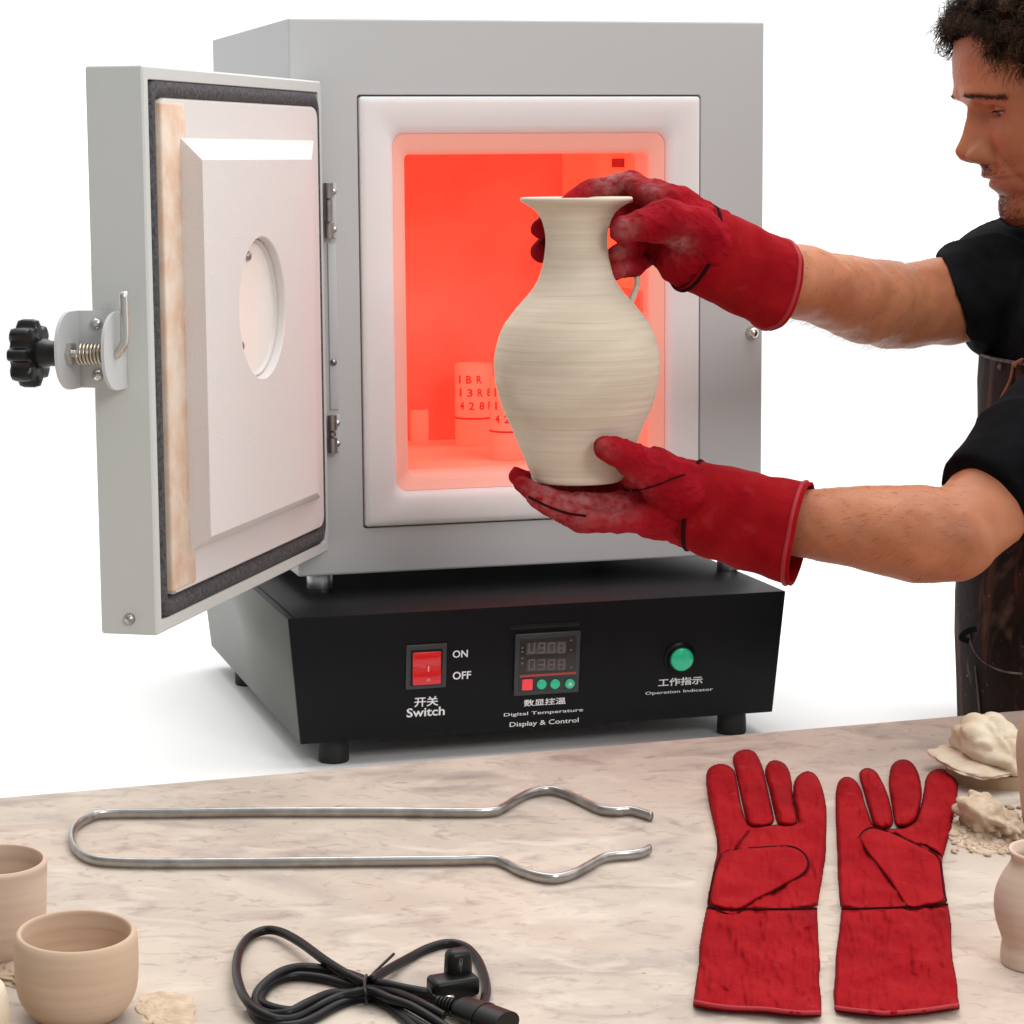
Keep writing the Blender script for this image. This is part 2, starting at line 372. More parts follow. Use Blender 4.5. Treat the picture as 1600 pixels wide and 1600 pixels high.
layer(M_glove, (0.15, 0.002, 0.006, 1), 9, 0.52, 0.75, (1, 1, 1), 5, 0.8, 2.0, 0.5)
M_dusty = mat('clay_dusted_red_suede', (0.25, 0.0028, 0.009, 1), 0.85, col2=(0.34, 0.008, 0.016, 1), nscale=26, ndet=5, lo=0.38, hi=0.68, bump=0.6, bscale=320, bdist=0.0012, bump2=(55, 0.9, .006, 1.2), spec=0.06, attr='dust', acol=(0.40, 0.17, 0.16, 1))
layer(M_dusty, (0.12, 0.0015, 0.005, 1), 12, 0.50, 0.75, (1, 1, 1), 5, 0.8, 2.0, 0.5)
M_seam = mat('dark_seam_piping', (0.028, 0.0025, 0.004, 1), 0.9, spec=0.08)
M_hem = mat('red_hem_binding', (0.34, 0.010, 0.018, 1), 0.7, bump=0.4, bscale=600, bdist=0.0005)
M_cuffin = mat('dark_cuff_lining', (0.05, 0.006, 0.006, 1), 0.95)
M_skin = mat('skin', (0.36, 0.129, 0.060, 1), 0.5, col2=(0.47, 0.180, 0.088, 1), nscale=18, ndet=5, bump=0.35, bscale=420, bdist=0.0007, bump2=(70, 0.25, .003), spec=0.35, sss=0.25, sssr=(1.0, 0.35, 0.2), sscale=0.008, attr='stubble_shade', acol=(0.10, 0.048, 0.028, 1))
layer(M_skin, (0.42, 0.120, 0.062, 1), 9, 0.50, 0.75, (1, 1, 1), 5, 0.4, 3.0, 0.6)
layer(M_skin, (0.30, 0.125, 0.065, 1), 240, 0.62, 0.80, (1, 1, 1), 3, 0.0, 6.0, 0.35)
def paint_glow(m, col, strength):
    nt = m.node_tree; b = nt.nodes['Principled BSDF']; at = nt.nodes.new('ShaderNodeAttribute'); at.attribute_name = 'painted_glow'
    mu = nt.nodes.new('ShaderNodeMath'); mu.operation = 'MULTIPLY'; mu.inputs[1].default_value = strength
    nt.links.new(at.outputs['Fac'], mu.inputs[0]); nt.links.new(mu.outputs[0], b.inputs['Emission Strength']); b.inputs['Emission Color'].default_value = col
paint_glow(M_fibre, (1.0, 0.06, 0.04, 1), 0.40)                # kiln glow painted as emission on the panel round the mouth
M_scalp = mat('dark_scalp_hair', (0.010, 0.005, 0.003, 1), 0.9, spec=0.03)
M_lip = mat('lip', (0.36, 0.11, 0.075, 1), 0.45)
M_hair = mat('dark_brown_hair', (0.009, 0.0045, 0.0025, 1), 0.5, col2=(0.075, 0.037, 0.018, 1), nscale=50, spec=0.10)
M_beard = mat('brown_stubble', (0.04, 0.018, 0.009, 1), 0.7, spec=0.1)
M_eyew = mat('eye_white', (0.42, 0.32, 0.28, 1), 0.2)
M_iris = mat('dark_iris', (0.03, 0.016, 0.01, 1), 0.1)
M_shirt = mat('black_cotton', (0.0035, 0.0038, 0.0045, 1), 0.95, col2=(0.009, 0.0095, 0.011, 1), nscale=25, bump=0.6, bscale=900, bdist=0.0008, spec=0.06)
M_stitch = mat('grey_stitching', (0.035, 0.037, 0.042, 1), 0.9, spec=0.1)
M_apron = mat('worn_dark_leather', (0.006, 0.004, 0.0035, 1), 0.7, spec=0.06, col2=(0.017, 0.009, 0.007, 1), nscale=18, ndet=8, bump=0.5, bscale=60, bdist=0.002)
layer(M_apron, (0.13, 0.080, 0.055, 1), 20, 0.53, 0.74, (1, 1, 0.7), 10, 1.2, 3.0, 0.8)
layer(M_apron, (0.12, 0.040, 0.022, 1), 13, 0.56, 0.70, (1.4, 1.4, 0.35), 8, 1.0, 12.0, 0.7)
layer(M_apron, (0.30, 0.24, 0.20, 1), 130, 0.70, 0.78, (1, 1, 1), 3, 0.0, 8.0, 0.7)
M_strap = mat('apron_edge', (0.13, 0.10, 0.08, 1), 0.7, col2=(0.04, 0.03, 0.03, 1), nscale=60)
M_tan = mat('tan_leather_lace', (0.24, 0.085, 0.04, 1), 0.6)
M_trous = mat('dark_trousers', (0.008, 0.009, 0.011, 1), 0.9, spec=0.1)
M_cord = mat('black_pvc_cord', (0.005, 0.005, 0.006, 1), 0.36, spec=0.22)
M_copper = mat('coppery_spring_wire', (0.50, 0.44, 0.36, 1), 0.3, 1.0)

# ------------------------------------------------------------------ setting: white sweep and work table
TZ = 0.07                                   # height of the table's far edge above the white sweep
def on_z(px, py, z): return on_plane(px, py, (0, 0, z), (0, 0, 1))
TA = on_z(0, 1245, TZ); TB = on_z(1500, 1117, TZ)
e1 = nrm(TB - TA); e2h = np.array([e1[1], -e1[0], 0.0]); TILT = math.radians(5)
e2 = e2h * math.cos(TILT) + np.array([0, 0, -math.sin(TILT)])
nT = nrm(np.cross(e2, e1)); nT = nT if nT[2] > 0 else -nT
def tp(px, py, h=0.0): return on_plane(px, py, TA + nT * h, nT)     # a point h above the table top
sv = [(0.425, 1.85, 0), (0.425, 2.64, 0), (6, 2.64, 0), (6, 14, 0), (-8, 14, 0), (-8, 1.6, 0)]
sv = [(-8, 1.6, 0), (.425, 1.85, 0), (.425, 2.64, 0), (-8, 2.64, 0), (6, 2.64, 0), (6, 14, 0), (.425, 14, 0), (-8, 14, 0), (.425, 2.475, 0), (.47, 2.535, 0), (.60, 2.625, 0)]
o = put('white_ground', sv, [(0, 1, 8, 2, 3), (3, 2, 6, 7), (2, 4, 5, 6), (8, 9, 10, 2), (2, 10, 4)], M_white, smooth=False, origin=np.zeros(3))
props(o, 'seamless white studio ground under the furnace', kind='structure')
c = []
for h in (-0.03, 0.0):
    for a, b in ((-0.75, 0), (1.75, 0), (1.75, 1.45), (-0.75, 1.45)): c.append(TA + e1 * a + e2 * b + nT * h)
# object frame follows the slab so its stains run along it
bmv, bmf = hexa(c, 0.003, 2)
o = put('work_table', bmv, bmf, M_table, smooth=True, auto=30, origin=TA.copy())
props(o, 'wide pale stained work table filling the foreground with tools and pots on it', 'table')

# ------------------------------------------------------------------ kiln
YAW = math.radians(15.8)
_d = px_ray(450, 28); KP0 = cam_pos + _d * (2.42 / _d[1])
KT = KP0[2]                                   # height of the top of the shell
Wd = np.array([math.cos(YAW), math.sin(YAW), 0]); Dd = np.array([-math.sin(YAW), math.cos(YAW), 0]); Zd = np.array([0, 0, 1.0])
KO = np.array([KP0[0], KP0[1], 0])
kiln = thing('kiln', 'light grey front-loading electric kiln with open door and glowing red chamber on black base', 'kiln', KO, YAW)
def kl(w): r = np.array(w) - KO; return np.array([r @ Wd, r @ Dd, r[2]])
def kq(px, py, d=0.0): return kl(on_plane(px, py, KO + Dd * d, Dd))        # pixel on the plane at depth d, kiln frame
def kw(u, d, z): return KO + Wd * u + Dd * d + Zd * z
def kput(name, vf, m, par=None, **k): return put(name, vf[0], vf[1], m, par or kiln, world=False, **k)
KW, KD, KB = 0.4735, 0.435, KT - 0.5265       # width, depth, bottom height
PU0, PU1, PZ1, PZ0 = 0.0662, 0.4058, KT - 0.0722, KT - 0.4808      # ceramic mouth panel
# shell: front sheet with a rectangular hole, sides, top, bottom, back
def rect_loop(u0, u1, z0, z1, d, r, n=8):
    pts = []
    for cx, cz, a0 in ((u1 - r, z1 - r, 0), (u0 + r, z1 - r, 90), (u0 + r, z0 + r, 180), (u1 - r, z0 + r, 270)):
        for k in range(n + 1):
            a = math.radians(a0 + 90 * k / n); pts.append((cx + r * math.cos(a), d, cz + r * math.sin(a)))
    return pts
def bridge(loops, capb=False, capf=False):
    V = []; Fc = []; n = len(loops[0])
    for l in loops: V += [list(p) for p in l]
    for i in range(len(loops) - 1):
        for k in range(n):
            j = (k + 1) % n; Fc.append((i * n + k, (i + 1) * n + k, (i + 1) * n + j, i * n + j))
    if capf: Fc.append(tuple(range(n)))
    if capb: Fc.append(tuple(reversed([(len(loops) - 1) * n + k for k in range(n)])))
    return np.array(V), Fc
shell = bridge([rect_loop(PU0 + .006, PU1 - .006, PZ0 + .006, PZ1 - .006, .0121, .003), rect_loop(PU0 - .0018, PU1 + .0018, PZ0 - .0018, PZ1 + .0018, .012, .003),
                rect_loop(PU0 - .0018, PU1 + .0018, PZ0 - .0018, PZ1 + .0018, .0006, .003),
                rect_loop(PU0 - .0024, PU1 + .0024, PZ0 - .0024, PZ1 + .0024, 0, .0036),
                rect_loop(.002, KW - .002, KB + .002, KT - .002, 0, .001),
                rect_loop(.0006, KW - .0006, KB + .0006, KT - .0006, .0006, .0015),
                rect_loop(0, KW, KB, KT, .002, .002),
                rect_loop(0, KW, KB, KT, KD - .002, .002),
                rect_loop(.002, KW - .002, KB + .002, KT - .002, KD, .001)], capb=True)
shell = (shell[0], [f[::-1] for f in shell[1]])
kput('shell', shell, M_grey, auto=12)
FU0, FU1, FZ1, FZ0 = 0.0975, 0.3747, KT - 0.105, KT - 0.4505
OU0, OU1, OZ1, OZ0 = FU0 + .0165, FU1 - .0165, FZ1 - .0215, FZ0 + .0165
mouth = bridge([rect_loop(PU0, PU1, PZ0, PZ1, .0118, .003), rect_loop(PU0, PU1, PZ0, PZ1, -.001, .003),
                rect_loop(PU0 + .0012, PU1 - .0012, PZ0 + .0012, PZ1 - .0012, -.0025, .0035),
                rect_loop(PU0 + .006, PU1 - .006, PZ0 + .006, PZ1 - .006, -.003, .006),
                rect_loop(PU0 + .014, PU1 - .014, PZ0 + .014, PZ1 - .014, -.0026, .009),
                rect_loop(FU0 - .006, FU1 + .006, FZ0 - .006, FZ1 + .006, -.001, .011),
                rect_loop(FU0 - .001, FU1 + .001, FZ0 - .001, FZ1 + .001, .0016, .012),
                rect_loop(FU0 + .002, FU1 - .002, FZ0 + .002, FZ1 - .002, .0065, .011),
                ])
lip = bridge([rect_loop(FU0 + .0022, FU1 - .0022, FZ0 + .0022, FZ1 - .0022, .0067, .011), rect_loop(OU0 - .007, OU1 + .007, OZ0 - .007, OZ1 + .007, .012, .009),
                rect_loop(OU0 - .0015, OU1 + .0015, OZ0 - .0015, OZ1 + .0015, .015, .006),
                rect_loop(OU0 - .0008, OU1 + .0008, OZ0 - .0008, OZ1 + .0008, .0172, .0055), rect_loop(OU0, OU1, OZ0, OZ1, .021, .005), rect_loop(OU0, OU1, OZ0, OZ1, .055, .005)])
mouth = (mouth[0], [f[::-1] for f in mouth[1]])
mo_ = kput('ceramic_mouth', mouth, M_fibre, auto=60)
nl_ = len(mouth[0]) // 36
vcol(mo_, 'painted_glow', np.array([[0, 0, 0, .05, .22, .80, 1, 1][min(i // 36, 7)] for i in range(len(mouth[0]))], float))  # painted emission fades outward from the opening
assert len(mouth[0]) % 36 == 0
kput('glow_lip', (lip[0], [f[::-1] for f in lip[1]]), M_lipglow, mo_, auto=60)
CD = 0.315
CHU0, CHU1 = OU0 - .004, OU1 + .004
ch = kiln_ch = kput('chamber', join(box(CHU0 - .02, CHU1 + .02, CD, CD + .02, OZ0 - .02, OZ1 + .02),
                     box(CHU0 - .02, CHU0, .056, CD, OZ0 - .02, OZ1 + .02),
                     box(CHU0, CHU1, .056, CD, OZ1 + .001, OZ1 + .02)), M_glow, smooth=False)
kput('chamber_side', box(CHU1, CHU1 + .02, .056, CD, OZ0 - .02, OZ1 + .02), M_glow2, ch, smooth=False)
kput('chamber_floor', box(CHU0, CHU1, .056, CD, OZ0 - .02, OZ0 - .001), M_cfloor, ch, smooth=False)
# added glowing coils, unseen on the left wall, to spill red light
for k in range(6):
    z = OZ0 + .05 + k * .044
    pts = [(CHU0 + .0018 + .0012 * math.sin(t * 1.9), .07 + t * .0021, z + .0035 * math.cos(t * 1.9)) for t in range(70)]
    kput('spill_coil', tube(pts, .0013, 5), M_coil, ch)
# shelf ledges and the dark vent slot
q = kq(975, 258, .15)
kput('vent_slot', box(CHU1 - .0025, CHU1 + .001, .10, .135, OZ1 - .014, OZ1 - .005, .001), M_mouthdark, ch, smooth=False)
kput('ledge', box(CHU1 - .007, CHU1 + .001, .03, .2, KT - .284, KT - .262, .002), M_glow, ch)
kput('ledge', box(CHU0 - .001, CHU0 + .0065, .03, .2, KT - .30, KT - .284, .002), M_glow, ch)
# base
BT = KT - .5445; BB = .0235
BU0, BU1 = kq(450, 965, -.12)[0], kq(1228, 928, -.12)[0]
bl0, bl1 = kq(470, 1168, -.103)[0], kq(1207, 1125, -.103)[0]
B8 = [(bl0, -.103, BB), (bl1, -.103, BB), (bl1, .405, BB), (bl0, .405, BB), (BU0, -.12, BT), (BU1, -.12, BT), (BU1, .405, BT), (BU0, .405, BT)]
base = kput('base_cabinet', hexa(B8, .0012, 2), M_black, auto=40)
kput('lit_side_sheet', hexa([(bl0 - .0006, -.1015, BB + .001), (bl0 + .002, -.1015, BB + .001), (bl0 + .002, .404, BB + .001), (bl0 - .0006, .404, BB + .001), (BU0 - .0007, -.1185, BT - .0012), (BU0 + .002, -.1185, BT - .0012), (BU0 + .002, .404, BT - .0012), (BU0 - .0007, .404, BT - .0012)]), M_litside, base)  # added sheet carrying the lighter, lit tone of the black side
# folded lid seams along the left top edge
kput('lid_seam', tube([(BU0 + .006, -.117, BT + .0003), (BU0 + .006, .40, BT + .0003)], .0007, 6), M_bplast, base)
for u, y in ((bl0 + .036, -.078), (bl1 - .033, -.078), (bl0 + .022, .30), (bl1 - .03, .36)):
    kput('foot', lathe([(.0001, 0), (.0135, 0), (.0145, .002), (.0142, .012), (.0135, .0236)], 32, (u, y, 0)), M_rubber, base, auto=50)
for px_, py_ in ((500, 918), (1140, 889)):
    p = kl(on_plane(px_, py_, (0, 0, BT), (0, 0, 1)))
    kput('foot', lathe([(.0001, 0), (.0125, 0), (.0128, .001), (.0128, .0165), (.0115, .0182)], 32, (p[0], max(p[1], .02), BT + .0001)), M_alu, auto=50)
for u in (.04, .43):
    kput('foot', lathe([(.0001, 0), (.0125, 0), (.0128, .001), (.0128, .0165), (.0115, .0182)], 32, (u, .38, BT + .0001)), M_alu, auto=50)

# ---- control panel on the sloped front of the base
pb = np.array([0, -.103, BB]); pt_ = np.array([0, -.12, BT]); PV = nrm(pt_ - pb); PU = np.array([1.0, 0, 0]); PN = nrm(np.cross(PU, PV))
def kn(v): return Wd * v[0] + Dd * v[1] + Zd * v[2]
def pan(px, py):                                  # pixel -> panel coordinates (a right, b up along the slope)
    P = kw(*pb); w = on_plane(px, py, P, kn(PN)); r = kl(w) - pb; return r[0], float(r @ PV)
def pz(a, b, h=0.0): return pb + PU * a + PV * b + PN * h
def pbox(x0, y0, x1, y1, h0, h1, bev=.0006, px=True):
    if px: (a0, b0), (a1, b1) = pan(x0, y1), pan(x1, y0)
    else: a0, b0, a1, b1 = x0, y0, x1, y1
    c = [pz(a, b, h) for h in (h0, h1) for a, b in ((a0, b0), (a1, b0), (a1, b1), (a0, b1))]
    return hexa(c, bev, 2)
def text_mesh(s, size_w=None, size_h=None, squeeze=1.0, bold=0.0):
    c = bpy.data.curves.new('t', 'FONT'); c.body = s; c.size = 1; c.offset = bold; c.resolution_u = 3
    o = bpy.data.objects.new('t', c); COL.objects.link(o); dg = bpy.context.evaluated_depsgraph_get(); dg.update()
    m = bpy.data.meshes.new_from_object(o.evaluated_get(dg)); v = np.array([list(x.co) for x in m.vertices]); f = [list(p.vertices) for p in m.polygons]
    bpy.data.objects.remove(o); bpy.data.curves.remove(c); bpy.data.meshes.remove(m)
    mn, mx = v.min(0), v.max(0); v = v - (mn + mx) / 2; w, h = (mx - mn)[:2]
    v[:, 0] *= (size_w / w); v[:, 1] *= (size_h / h) if size_h else size_w / w
    return v, f
def ptext(s, x0, y0, x1, y1, m, par, name='lettering', h=.0004, bold=.018):
    if len(s) > 10: bold = .006
    (a0, b0), (a1, b1) = pan(x0, y1), pan(x1, y0)
    v, f = text_mesh(s, a1 - a0, b1 - b0, bold=bold); ca, cb = (a0 + a1) / 2, (b0 + b1) / 2
    V = np.array([pz(ca + p[0], cb + p[1], h) for p in v]); return kput(name, (V, f), m, par, smooth=False)
sw = kput('power_switch', pbox(633, 1004, 698, 1077, 0, .0022, .0008), M_bezel, base)
kput('switch_well', pbox(640, 1012, 691, 1071, .0015, .0026, .0002), M_bplast, sw)
# rocker: two facets meeting at a crest
a0, b0 = pan(643, 1068); a1, b1 = pan(688, 1016)
bm_ = (b0 * .45 + b1 * .55)
rk = [pz(a, b, .0026) for a, b in ((a0, b0), (a1, b0), (a1, b1), (a0, b1))]
V = [pz(a0, b0, .002), pz(a1, b0, .002), pz(a1, bm_, .002), pz(a0, bm_, .002), pz(a0, b0, .0062), pz(a1, b0, .0062), pz(a1, bm_, .0040), pz(a0, bm_, .0040)]
V2 = [pz(a0, bm_, .002), pz(a1, bm_, .002), pz(a1, b1, .002), pz(a0, b1, .002), pz(a0, bm_, .0040), pz(a1, bm_, .0040), pz(a1, b1, .0034), pz(a0, b1, .0034)]
kput('rocker', join(hexa(V, .0005), hexa(V2, .0005)), M_redsw, sw)
ptext('I', 666, 1037, 668, 1046, M_pinktxt, sw, 'switch_mark', .0062)
kput('switch_mark', tube([pz(*(np.array(pan(667, 1059)) + .0013 * np.array([1.25 * math.cos(t), .8 * math.sin(t)])), .0064) for t in np.linspace(0, 2 * math.pi, 20)], .00028, 5, False), M_pinktxt, sw)
ptext('ON', 707, 1015, 731, 1028, M_whitetxt, base)
ptext('OFF', 707, 1048, 736, 1062, M_whitetxt, base)
ptext('开关', 647, 1087, 685, 1105, M_whitetxt, base)
ptext('Switch', 635, 1103, 695, 1121, M_whitetxt, base)
tc_ = kput('temperature_controller', pbox(801, 984, 906, 1086, 0, .004, .0008), M_bezel, base)
kput('controller_slot', pbox(797, 971, 905, 984, .0002, .0012, .0003), M_bplast, tc_)
kput('controller_face', pbox(808, 991, 899, 1079, .0038, .0046, .0003), M_disp, tc_)
kput('display', pbox(820, 999, 883, 1021, .0046, .0049, .0002), M_digbg, tc_)
kput('display', pbox(820, 1025, 883, 1047, .0046, .0049, .0002), M_digbg, tc_)
# seven-segment digits
def digit(ch_, x0, y0, x1, y1, m, par):
    SEG = {'0': 'abcdef', '1': 'bc', '2': 'abged', '3': 'abgcd', '4': 'fgbc', '5': 'afgcd', '6': 'afgedc', '7': 'abc', '8': 'abcdefg', '9': 'abcdfg', 'V': 'cdefb', 'H': 'bcefg'}
    (a0, b0), (a1, b1) = pan(x0, y1), pan(x1, y0); t = (a1 - a0) * .2; bmid = (b0 + b1) / 2; parts = []
    R = {'a': (a0, b1 - t, a1, b1), 'd': (a0, b0, a1, b0 + t), 'g': (a0, bmid - t / 2, a1, bmid + t / 2), 'f': (a0, bmid, a0 + t, b1), 'e': (a0, b0, a0 + t, bmid), 'b': (a1 - t, bmid, a1, b1), 'c': (a1 - t, b0, a1, bmid)}
    for k, s in enumerate(SEG[ch_]):
        x, y, X, Y = R[s]; g = t * .12; parts.append(pbox(x + g, y + g, X - g, Y - g, .0049, .0052 + k * .00001, 0, False))
    return join(*parts)
for row, y0, txt in ((0, 1001, 'V908'), (1, 1027, '0388')):
    dd_ = [digit(c_, 823 + k * 15.4, y0, 834 + k * 15.4, y0 + 17.5, M_digit, tc_) for k, c_ in enumerate(txt)]
    kput('digits', join(*dd_), M_digit, tc_, smooth=False)
kput('red_line', pbox(810, 1050.5, 898, 1052.5, .0046, .0049, 0), M_redline, tc_, smooth=False)
kput('button', pbox(813, 1058, 830, 1076, .0046, .0062, .0006), M_redbtn, tc_)
for i, cx in enumerate((844, 865, 888)):
    a, b = pan(cx, 1066.5 - i * .4)
    kput('button', lathe([(.0048, 0), (.0048, .0012), (.004, .0018), (.0001, .002)], 24, pz(a, b, .0045), PN), M_green, tc_)
ptext('*', 885, 1062, 891, 1069, M_whitetxt, tc_, 'button_mark', .0067)
for k, (x, y) in enumerate(((814, 1010), (814, 1016), (814, 1026), (814, 1034), (890, 998), (890, 1013), (890, 1040))):
    a, b = pan(x, y); kput('indicator_mark', pbox(a - .0009, b - .0007, a + .0009, b + .0007, .0046, .0049, 0, False), M_digit, tc_, smooth=False)
ptext('数显控温', 818, 1089, 884, 1104, M_whitetxt, base)
ptext('Digital Temperature', 787, 1106, 911, 1121, M_whitetxt, base)
ptext('Display & Control', 796, 1121, 904, 1138, M_whitetxt, base)
a, b = pan(1062, 1027)
lamp = kput('indicator_lamp', lathe([(.0155, 0), (.0155, .001), (.0135, .003), (.0128, .0062), (.0118, .0066), (.0112, .0050), (.0001, .005)], 40, pz(a, b, 0), PN), M_bplast, base, auto=35)
kput('lens', lathe([(.0112, .0048), (.0112, .0078), (.0100, .0094), (.006, .0104), (.0001, .0107)], 32, pz(a, b, 0), PN), M_green, lamp)
ptext('工作指示', 1028, 1056, 1098, 1073, M_whitetxt, base)
ptext('Operation Indicator', 1008, 1074, 1114, 1087, M_whitetxt, base)
# faint marking on the left side of the base
def side_pt(px, py):
    P = kw(BU0, 0, BT); sl = nrm(np.cross(np.array([0, 1.0, 0]), np.array([bl0 - BU0, 0, BB - BT]))); n = Wd * sl[0] + Zd * sl[2]
    return kl(on_plane(px, py, P, n)), sl
v, f = text_mesh('ANDERSON', .062, .011)
ctr, sl = side_pt(369, 1010); sl = sl if sl[0] < 0 else -sl
sv_ = nrm(np.array([BU0 - bl0, 0, BT - BB]))
V = np.array([ctr + np.array([0, -1.0, 0]) * p[0] + sv_ * p[1] + sl * .0004 for p in v])
kput('side_marking', (V, f), M_greytxt, base, smooth=False)

# ---- door, open about 120 degrees
YD = math.radians(13.5)
Hw = on_plane(513, 500, KO - Dd * .006, Dd); Hw = np.array([Hw[0], Hw[1], 0])
Hl = kl(Hw)
dS = np.array([-math.sin(YD), -math.cos(YD), 0]); dN = np.array([math.cos(YD), -math.sin(YD), 0])
def knl(v): return np.array([v @ Wd, v @ Dd, v[2]])
DS, DN = knl(dS), knl(dN)
def dp(s, t, z): return Hl + DS * s + DN * t + Zd * z            # kiln frame
def dq(px, py, t=0.0):                                           # pixel -> (s, z) on the door plane at t
    w = on_plane(px, py, Hw + dN * t, dN); r = w - Hw; return float(r @ dS), float(r[2])
DW = .4575; DT = .047
s0 = .010; dz1 = KT - .0585; dz0 = KT - .5005
def dbox(sa, sb, ta, tb, za, zb, bev=.001):
    return hexa([dp(s, t, z) for z in (za, zb) for s, t in ((sa, ta), (sb, ta), (sb, tb), (sa, tb))], bev, 2)
def dloop(sa, sb, za, zb, t, r, n=8):
    return [dp(p[0], t, p[2]) for p in rect_loop(sa, sb, za, zb, 0, r, n)]
fl = .0105
tr = bridge([dloop(s0 + fl, DW - fl, dz0 + fl, dz1 - fl, -.016, .002), dloop(s0 + fl, DW - fl, dz0 + fl, dz1 - fl, -.0005, .002),
             dloop(s0 + fl - .0005, DW - fl + .0005, dz0 + fl - .0005, dz1 - fl + .0005, 0, .002),
             dloop(s0 + .0015, DW - .0015, dz0 + .0015, dz1 - .0015, 0, .001), dloop(s0, DW, dz0, dz1, -.0015, .002),
             dloop(s0, DW, dz0, dz1, -DT + .0015, .002), dloop(s0 + .0015, DW - .0015, dz0 + .0015, dz1 - .0015, -DT, .001)], capb=True)
door = kput('door', tr, M_door, auto=35)
gk = .0165
lin_s0, lin_s1, lin_z0, lin_z1 = s0 + .018, dq(262, 500, .004)[0], dq(268, 935, .004)[1], dq(262, 152, .004)[1]
# rope gasket in the recess
gs = [(s0 + fl + .006, dz0 + fl + .007), (DW - fl - .006, dz1 - fl - .007)]
gp = [dp(p[0], -.006, p[2]) for p in rect_loop(gs[0][0], gs[1][0], gs[0][1], gs[1][1], 0, .012, 6)]
kput('gasket', join(tube(gp + gp[:1], .0085, 12, False, None, DN), dbox(s0 + fl, DW - fl, -.018, -.012, dz0 + fl, dz1 - fl, 0)), M_gasket, door)
lo_ = bridge([dloop(lin_s0, lin_s1, lin_z0, lin_z1, -.012, .012), dloop(lin_s0, lin_s1, lin_z0, lin_z1, -.001, .012),
              dloop(lin_s0 + .002, lin_s1 - .002, lin_z0 + .002, lin_z1 - .002, .002, .011), dloop(lin_s0 + .02, lin_s1 - .03, lin_z0 + .03, lin_z1 - .03, .0025, .01)], capb=True)
lo_ = (lo_[0], lo_[1])
liner = kput('liner', lo_, M_liner, door, auto=40)
# the heat-stained strip along the free edge of the liner
sa_ = dq(297, 500, .003)[0]
kput('scorched_strip', dbox(sa_, lin_s1 + .0006, -.008, .0034, lin_z0 + .004, lin_z1 - .004, .0018), M_linedge, liner)
# raised bevelled plug with the round sight hole
pt0 = .0036
ps1, pzb0 = dq(298, 862, pt0); _, pzt0 = dq(283, 216, pt0); ps0 = dq(497, 600, pt0)[0]
PT = .022
fs1, fzt = dq(316, 250, PT); _, fzb = dq(327, 840, PT); fs0 = dq(491, 500, PT)[0]
ps1 = max(ps1, dq(283, 216, pt0)[0])
hc_s, hc_z = dq(411, 481, PT); hr = (dq(411, 371, PT)[1] - dq(411, 591, PT)[1]) / 2
NS = 72
def radial(sa, sb, za, zb, t):
    out = []
    for k in range(NS):
        a = 2 * math.pi * (k + .5) / NS; c_, s_ = math.cos(a), math.sin(a); R = 9
        if c_ > 1e-6: R = min(R, (sb - hc_s) / c_)
        if c_ < -1e-6: R = min(R, (sa - hc_s) / c_)
        if s_ > 1e-6: R = min(R, (zb - hc_z) / s_)
        if s_ < -1e-6: R = min(R, (za - hc_z) / s_)
        out.append([hc_s + R * c_, hc_z + R * s_])
    for cs, cz in ((sa, za), (sa, zb), (sb, za), (sb, zb)):      # snap the nearest point to each corner
        i = min(range(NS), key=lambda k: (out[k][0] - cs) ** 2 + (out[k][1] - cz) ** 2); out[i] = [cs, cz]
    return out
base_l = radial(ps0, ps1, pzb0, pzt0, 0)
ra = []
for (x, y) in base_l:          # inner rectangle point matched to the outer one
    u_ = (x - ps0) / (ps1 - ps0); v_ = (y - pzb0) / (pzt0 - pzb0)
    ra.append([fs0 + u_ * (fs1 - fs0), fzb + v_ * (fzt - fzb)])
circ = lambda r, t: [dp(hc_s + r * math.cos(2 * math.pi * (k + .5) / NS), t, hc_z + r * math.sin(2 * math.pi * (k + .5) / NS)) for k in range(NS)]
pl_ = bridge([[dp(x, pt0 - .004, y) for x, y in base_l], [dp(x, pt0, y) for x, y in base_l], [dp(x, PT, y) for x, y in ra],
              circ(hr + .001, PT), circ(hr, PT - .001), circ(hr - .001, PT - .010)])
kput('insulating_plug', (pl_[0], [f for f in pl_[1]]), M_liner, door, auto=25)
port = kput('sight_hole', lathe([(hr + .004, 0), (hr - .004, .001), (hr * .55, .0), (.0001, -.0008)], 56, dp(hc_s, PT - .0105, hc_z), DN), M_plate, door)
kput('sight_hole_ring', join(lathe([(hr - .0012, .0), (hr - .0012, .0035), (hr - .0035, .004), (hr - .0038, 0)], 56, dp(hc_s, PT - .0103, hc_z), DN)), M_liner, port)
for sx, sy in ((388, 400), (439, 409), (377, 541), (437, 551)):
    s_, z_ = dq(sx, sy, PT - .009)
    kput('screw', lathe([(.0042, 0), (.0042, .0015), (.003, .003), (.0001, .0036)], 16, dp(s_, PT - .010, z_), DN), M_brush, port)
